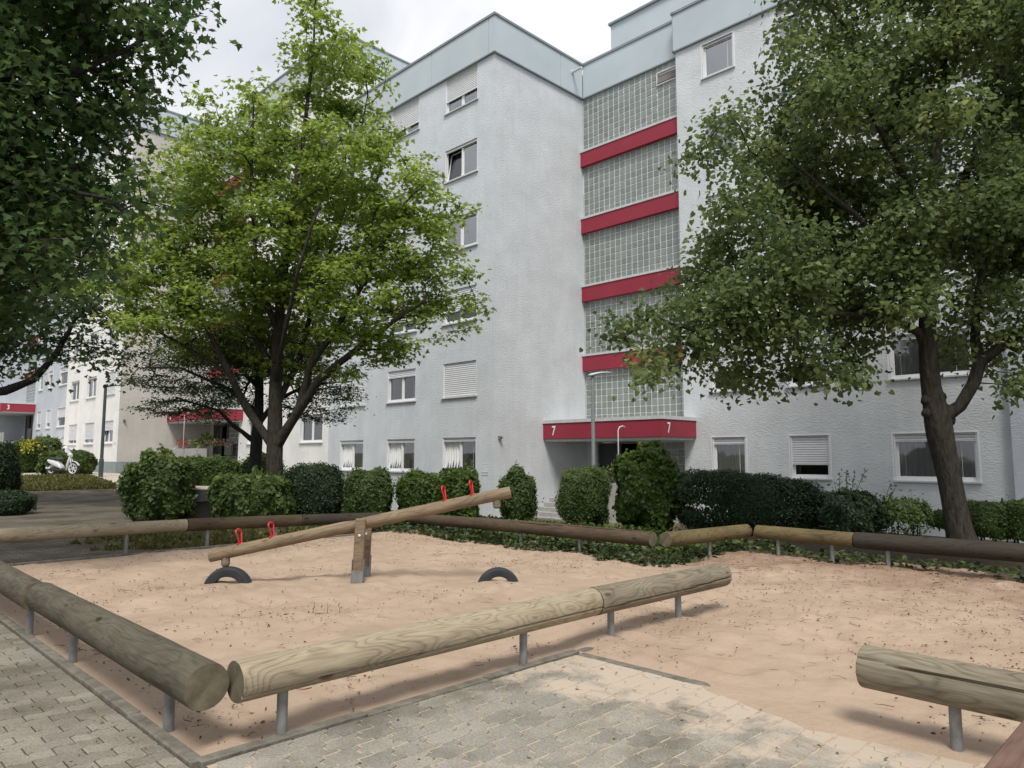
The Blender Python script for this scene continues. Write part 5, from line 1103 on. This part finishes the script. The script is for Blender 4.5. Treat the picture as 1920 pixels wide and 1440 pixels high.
# bits on the sand: husks, leaf scraps, twigs
def bits():
    rs = np.random.RandomState(5); b = MB(); N = 60000
    u = rs.uniform(-6, 12.3, N); v = rs.uniform(1.7, 11.2, N); X = R2 * (v - u); Y_ = R2 * (u + v)
    cl = np.array([(rs.uniform(-5, 12), rs.uniform(2, 11), rs.uniform(.15, .8)) for _ in range(70)])
    d = np.min(np.hypot(u[:, None] - cl[None, :, 0], v[:, None] - cl[None, :, 1]) / cl[None, :, 2], 1)
    w_ = .07 + 1.1 * np.exp(-d ** 2 * 1.4) + .5 * (v > 7.5) * np.clip((v - 7.5) / 2.5, 0, 1) + .8 * (v < 2.15) + .45 * (u > 11) + .35 * (X > 2.5)
    inside = ~((u < 3.9) & (v < 4.6)) & (Y_ > 3) & ((u > 5.9) & (v < 9.1) | (u <= 5.9) & (v < 11.1)); k = (rs.rand(N) < w_) & inside; X = X[k]; Y_ = Y_[k]; n = len(X)
    Z = sandz(X, Y_) + .016; P = np.stack([X, Y_, Z], 1); nr = rs.normal(size=(n, 3)) * .35; nr[:, 2] += 1; az = rs.rand(n) * 6.283
    tp = np.stack([np.cos(az), np.sin(az), rs.normal(size=n) * .12], 1); s = rs.uniform(.25, 1, n) ** 3 * .032
    o = leaf_cloud('leaf_litter', P, nr, tp, s, 'oval', M['litter'], None, rs.rand(n) ** 1.5 * .9); tag(o, kind='stuff')
    b = MB(); 
    for i in range(1500):
        while True:
            u_, v_ = rs.uniform(-4, 12.3), rs.uniform(1.7, 11)
            if ((u_ < 3.9) and (v_ < 4.6)) or (u_ > 5.9 and v_ > 9): continue
            if rs.rand() < (.18 + .8 * (v_ < 2.3) + .5 * (v_ > 7) + .25 * (v_ > 5 and u_ < 4)): break
        p = uv(u_, v_); a = rs.rand() * 6.28; l = rs.uniform(.015, .11) * (1 if rs.rand() < .9 else 1.8); z = sandz(p[0], p[1]) + .018; r = rs.uniform(.0012, .0028)
        q1 = (p[0] + math.cos(a) * l * .5, p[1] + math.sin(a) * l * .5, z + rs.uniform(0, .012)); a2 = a + rs.normal() * .5; q2 = (q1[0] + math.cos(a2) * l * .5, q1[1] + math.sin(a2) * l * .5, z + rs.uniform(-.004, .012))
        b.tube([(p[0], p[1], z), q1, q2], [r, r * .9, r * .6], 4, var=rs.rand() * .4)
    o = b.build('twigs', M['litter']); tag(o, kind='stuff')
    # a few bits on the paving too
    n = 420; u = rs.uniform(-1, 3.7, n); v = rs.uniform(1.7, 4.4, n); X = R2 * (v - u); Y_ = R2 * (u + v); P = np.stack([X, Y_, np.full(n, .006)], 1); nr = rs.normal(size=(n, 3)) * .2; nr[:, 2] += 1; az = rs.rand(n) * 6.28
    o = leaf_cloud('leaf_litter', P, nr, np.stack([np.cos(az), np.sin(az), 0 * az], 1), rs.uniform(.4, 1, n) ** 3 * .035, 'oval', M['litter'], None, rs.rand(n)); tag(o, kind='stuff')
    n = 500; u = rs.uniform(1, 12, n); v = 1.48 - np.abs(rs.normal(size=n)) * .35; X = R2 * (v - u); Y_ = R2 * (u + v); P = np.stack([X, Y_, np.full(n, .006)], 1); az = rs.rand(n) * 6.28
    o = leaf_cloud('leaf_litter', P, nr[:1].repeat(n, 0) + rs.normal(size=(n, 3)) * .2, np.stack([np.cos(az), np.sin(az), 0 * az], 1), rs.uniform(.4, 1, n) ** 3 * .03, 'oval', M['litter'], None, rs.rand(n)); tag(o, kind='stuff')
bits()
# small weed tufts along the kerb joints
tg = MB()
tw = empty('fallen_twig', (*at(590, 1160, 7.2)[:2], .03), 0, 'branched bare twig lying in the middle of the sand', 'twig')
b = MB(); b.tube([(-.30, 0, .0), (-.1, .0, .012), (.1, .01, .006), (.32, .0, .012)], [.004, .0045, .004, .002], 6)
for x, l, q in ((-.02, .13, .3), (.12, .12, .1), (.24, .10, -.05)): b.tube([(x, 0, .01), (x + q * .3 * l + .01, -.03, l * .6), (x + q * l * .7, -.05, l)], [.0028, .002, .001], 5)
b.build('twig', M['litter'], tw)

# ------------------------------------------------------------------ lamp posts
def lamp(label, px, ytop, Y, zb, m, hl, ang, r=.056):
    t = at(px, ytop, Y); e = empty('street_lamp', (t[0], Y, zb), 0, label, 'street lamp'); H_ = t[2] - zb
    b = MB(); b.tube([(0, 0, -.1), (0, 0, .9), (0, 0, .92), (0, 0, H_)], [r * 1.35, r * 1.35, r, r * .88], 20); p = b.build('pole', m, e); smooth_by_angle(p, 40)
    b = MB(); b.tube([(0, 0, H_ - .30), (0, 0, H_ - .02), (.0, 0, H_ + .04)], [r * .6, r * .85, r * .6], 14); smooth_by_angle(b.build('pole_neck', M['steel'], e), 40)
    Mx = Matrix.Translation((0, 0, H_)) @ Matrix.Rotation(ang, 4, 'Z'); V = []; F = []; n = 12; k = 10
    for i in range(n + 1):
        t_ = i / n; w_ = .13 * (math.sin(math.pi * min(1, t_ * 1.1 + .12)) ** .4 if t_ < .8 else math.cos((t_ - .8) / .2 * 1.25) ** .6 * .95); x = -.10 + hl * t_; zc = .10 * math.sin(t_ * 1.9) ; th = .045 * (1 - t_ * .6)
        for j in range(k):
            a = 2 * math.pi * j / k; V.append(tuple(Mx @ Vector((x, w_ * math.cos(a), zc + th * math.sin(a)))))
    for i in range(n):
        for j in range(k): j2 = (j + 1) % k; F.append((i * k + j, i * k + j2, (i + 1) * k + j2, (i + 1) * k + j))
    F.append(tuple(range(k))[::-1]); F.append(tuple(n * k + j for j in range(k)))
    b = MB(); b.add(V, F); b.build('lamp_head', M['lamphead'] if m is not M['lampfar'] else m, e, smooth=True); return e
lamp('grey lamp post in front of the entrance canopy', 1111, 704, 20.5, -.35, M['lampgrey'], .70, .35)
lamp('dark lamp post in front of the white apartment block on the left', 198, 726, 34.5, .50, M['lampfar'], .85, .3, .075)

# ------------------------------------------------------------------ scooter
def wheel_at(x, R, tw_, e, spokes=6, nm='wheel', y=0):
    b = MB(); Mx = Matrix.Translation((x, y, R)) @ Matrix.Rotation(math.pi / 2, 4, 'X')
    b.lathe([(R - tw_, -tw_ * .45), (R - tw_ * .3, -tw_ * .5), (R, 0), (R - tw_ * .3, tw_ * .5), (R - tw_, tw_ * .45), (R - tw_, -tw_ * .45)], 36, Mx); wl = b.build(nm, M['rubber'], e); smooth_by_angle(wl, 50)
    b = MB(); b.lathe([(R - tw_ - .03, -.035), (R - tw_ + .002, -.04), (R - tw_ + .002, .04), (R - tw_ - .03, .035), (R - tw_ - .03, -.035)], 36, Mx); b.lathe([(0, -.05), (.05, -.05), (.05, .05), (0, .05)], 16, Mx)
    for i in range(spokes):
        a = 2 * math.pi * i / spokes + .3; b.box(.04, R - tw_ - .02, -.014, .014, -.018, .018, Mx @ Matrix.Rotation(a, 4, 'Z'))
    b.build('rim', M['lamphead'], wl); return wl
p = at(116, 889, 36.5); g = float(gz(p[0], p[1])); sct = empty('scooter', (p[0], p[1], g), math.radians(-14), 'white motor scooter with dark seat parked by the hedge on the left path', 'scooter')
wheel_at(.66, .33, .085, sct); wheel_at(-.64, .29, .10, sct, 5)
def blob(name, m, secs, e, n=12):
    """sections (x, z centre, half width, half height) lofted along x"""
    V = []; F = []
    for x, z, w_, h in secs:
        for j in range(n): a = 2 * math.pi * j / n; ca, sa = math.cos(a), math.sin(a); V.append((x, w_ * math.copysign(abs(ca) ** .75, ca), z + h * math.copysign(abs(sa) ** .75, sa)))
    for i in range(len(secs) - 1):
        for j in range(n): j2 = (j + 1) % n; F.append((i * n + j, i * n + j2, (i + 1) * n + j2, (i + 1) * n + j))
    F.append(tuple(range(n))[::-1]); F.append(tuple((len(secs) - 1) * n + j for j in range(n)))
    b = MB(); b.add(V, F); return b.build(name, m, e, smooth=True)
blob('rear_body', M['scooterwhite'], [(-.92, .74, .04, .03), (-.78, .70, .12, .10), (-.5, .62, .17, .15), (-.2, .52, .17, .16), (-.02, .40, .15, .10), (.05, .34, .12, .05)], sct)
blob('seat', M['scooterblack'], [(-.85, .83, .06, .02), (-.7, .84, .14, .045), (-.35, .80, .15, .05), (-.1, .78, .11, .05), (-.04, .76, .06, .03)], sct)
blob('footboard', M['scooterblack'], [(-.5, .30, .12, .07), (-.1, .26, .16, .05), (.22, .28, .16, .04), (.30, .30, .10, .03)], sct)
blob('engine', M['scooterblack'], [(-.80, .28, .07, .06), (-.55, .30, .10, .11), (-.25, .32, .09, .10)], sct)
b = MB(); b.tube([(.28, 0, .26), (.33, 0, .5), (.41, 0, .80), (.44, 0, .98)], [.10, .12, .11, .06], 12); b.v = [(x, y * 1.15, z) if abs(y) > 1e-9 else (x, y, z) for x, y, z in b.v]; b.v = [(.0 + x * .5 + .175 + (z - .26) * .12, y, z) for x, y, z in b.v]; b.build('front_shield', M['scooterwhite'], sct, smooth=True)
blob('headlight_housing', M['scooterwhite'], [(.30, 1.02, .06, .05), (.38, 1.03, .12, .09), (.50, 1.0, .10, .09), (.56, .98, .05, .05)], sct)
b = MB(); b.lathe([(0, .03), (.05, .025), (.07, 0)], 16, Matrix.Translation((.55, 0, .985)) @ Matrix.Rotation(math.pi / 2, 4, 'Y')); b.build('headlight', M['glass'], sct)
b = MB(); b.tube([(.28, -.36, 1.08), (.36, -.18, 1.10), (.40, 0, 1.07), (.36, .18, 1.10), (.28, .36, 1.08)], .016, 8); hb = b.build('handlebar', M['scooterblack'], sct)
b = MB(); 
for s in (-1, 1): b.tube([(.36, s * .2, 1.1), (.34, s * .28, 1.24)], .007, 6); b.lathe([(0, 0), (.05, 0), (.055, .01), (0, .02)], 12, Matrix.Translation((.33, s * .29, 1.28)) @ Matrix.Rotation(math.pi / 2, 4, 'Y'))
b.build('mirrors', M['scooterblack'], hb)
V = []; F = []
for i in range(7):
    for j in range(7): a = -1 + j / 3; V.append((.40 - i * .035 - .06 * a * a, a * (.20 - .012 * i), 1.08 + i * .045))
for i in range(6):
    for j in range(6): F.append((i * 7 + j, i * 7 + j + 1, (i + 1) * 7 + j + 1, (i + 1) * 7 + j))
b = MB(); b.add(V, F); b.build('windshield', M['scooterwhite'], sct, smooth=True)
b = MB()
for s in (-1, 1): b.tube([(.66, s * .07, .33), (.56, s * .07, .66), (.50, s * .05, .8)], .02, 8)
b.build('fork', M['lamphead'], sct, smooth=True)
V = []; F = []
for i in range(13):
    a = math.radians(25 + i * 11)
    for j in range(5): y = -.07 + .035 * j; V.append((.66 + .37 * math.cos(a), y, .33 + (.37 - abs(y) * .3) * math.sin(a)))
for i in range(12):
    for j in range(4): F.append((i * 5 + j, i * 5 + j + 1, (i + 1) * 5 + j + 1, (i + 1) * 5 + j))
b = MB(); b.add(V, F); b.build('front_mudguard', M['scooterwhite'], sct, smooth=True)
blob('exhaust', M['lamphead'], [(-.98, .36, .05, .05), (-.7, .32, .06, .06), (-.45, .26, .03, .03)], sct)
# ------------------------------------------------------------------ bench corner at the lower right, table behind the shrubs, edging board
o = uv(.73, 2.15, 0); bn = empty('park_bench', o, math.radians(45), 'brown stained wooden bench, only its corner showing at the lower right', 'bench')
V, F = None, None
b = MB(); b.bbox(0, 1.75, -.13, 0, .405, .45, .008); b.build('seat_plank', M['benchwood'], bn); b = MB(); b.bbox(0, 1.75, -.275, -.142, .405, .45, .008); b.build('seat_plank', M['benchwood'], bn)
b = MB(); b.bbox(0, 1.75, -.42, -.287, .405, .45, .008); b.build('seat_plank', M['benchwood'], bn)
for x in (.25, 1.4):
    b = MB(); b.bbox(x, x + .1, -.40, -.02, 0, .403, .012); b.build('leg', M['concrete'], bn)
c = at(330, 930, 17.9); tb = empty('stone_table', (c[0], 18.5, float(gz(c[0], 18.5))), math.radians(-2), 'thick dark edged stone table half hidden behind the left shrubs', 'table')
z1 = .74 - tb.location.z; b = MB(); V = []; F = []; n = 20
for i in range(n + 1):
    x = -1.38 + 2.76 * i / n; th = .10 + .20 * (1 - abs(x / 1.38) ** 4)
    V += [(x, -.76, z1), (x, -.76, z1 - th), (x, .76, z1 - th), (x, .76, z1)]
for i in range(n):
    for j in range(3): F.append((i * 4 + j, i * 4 + j + 1, i * 4 + j + 5, i * 4 + j + 4))
F.append((0, 3, 2, 1)); F.append((n * 4, n * 4 + 1, n * 4 + 2, n * 4 + 3)); b.add(V, F); b.build('table_body', M['dark'], tb)
b = MB(); b.bbox(-1.375, 1.375, -.755, .755, z1 + .001, z1 + .03, .004); b.build('tabletop', M['footpath'], tb)
b = MB(); b.bbox(-.35, .75, -.3, .3, 0, z1 - .29, .02); b.build('pedestal', M['concrete'], tb)
p = at(268, 977, 15.2); b = MB(); b.bbox(-.78, .78, -.06, .06, -.05, .16, .012); o = b.build('edging_beam', M['wooddark'], None, (p[0], 15.2, 0), (0, 0, .12)); tag(o, 'low dark edging beam lying behind the pale log rail at the left', 'edging')
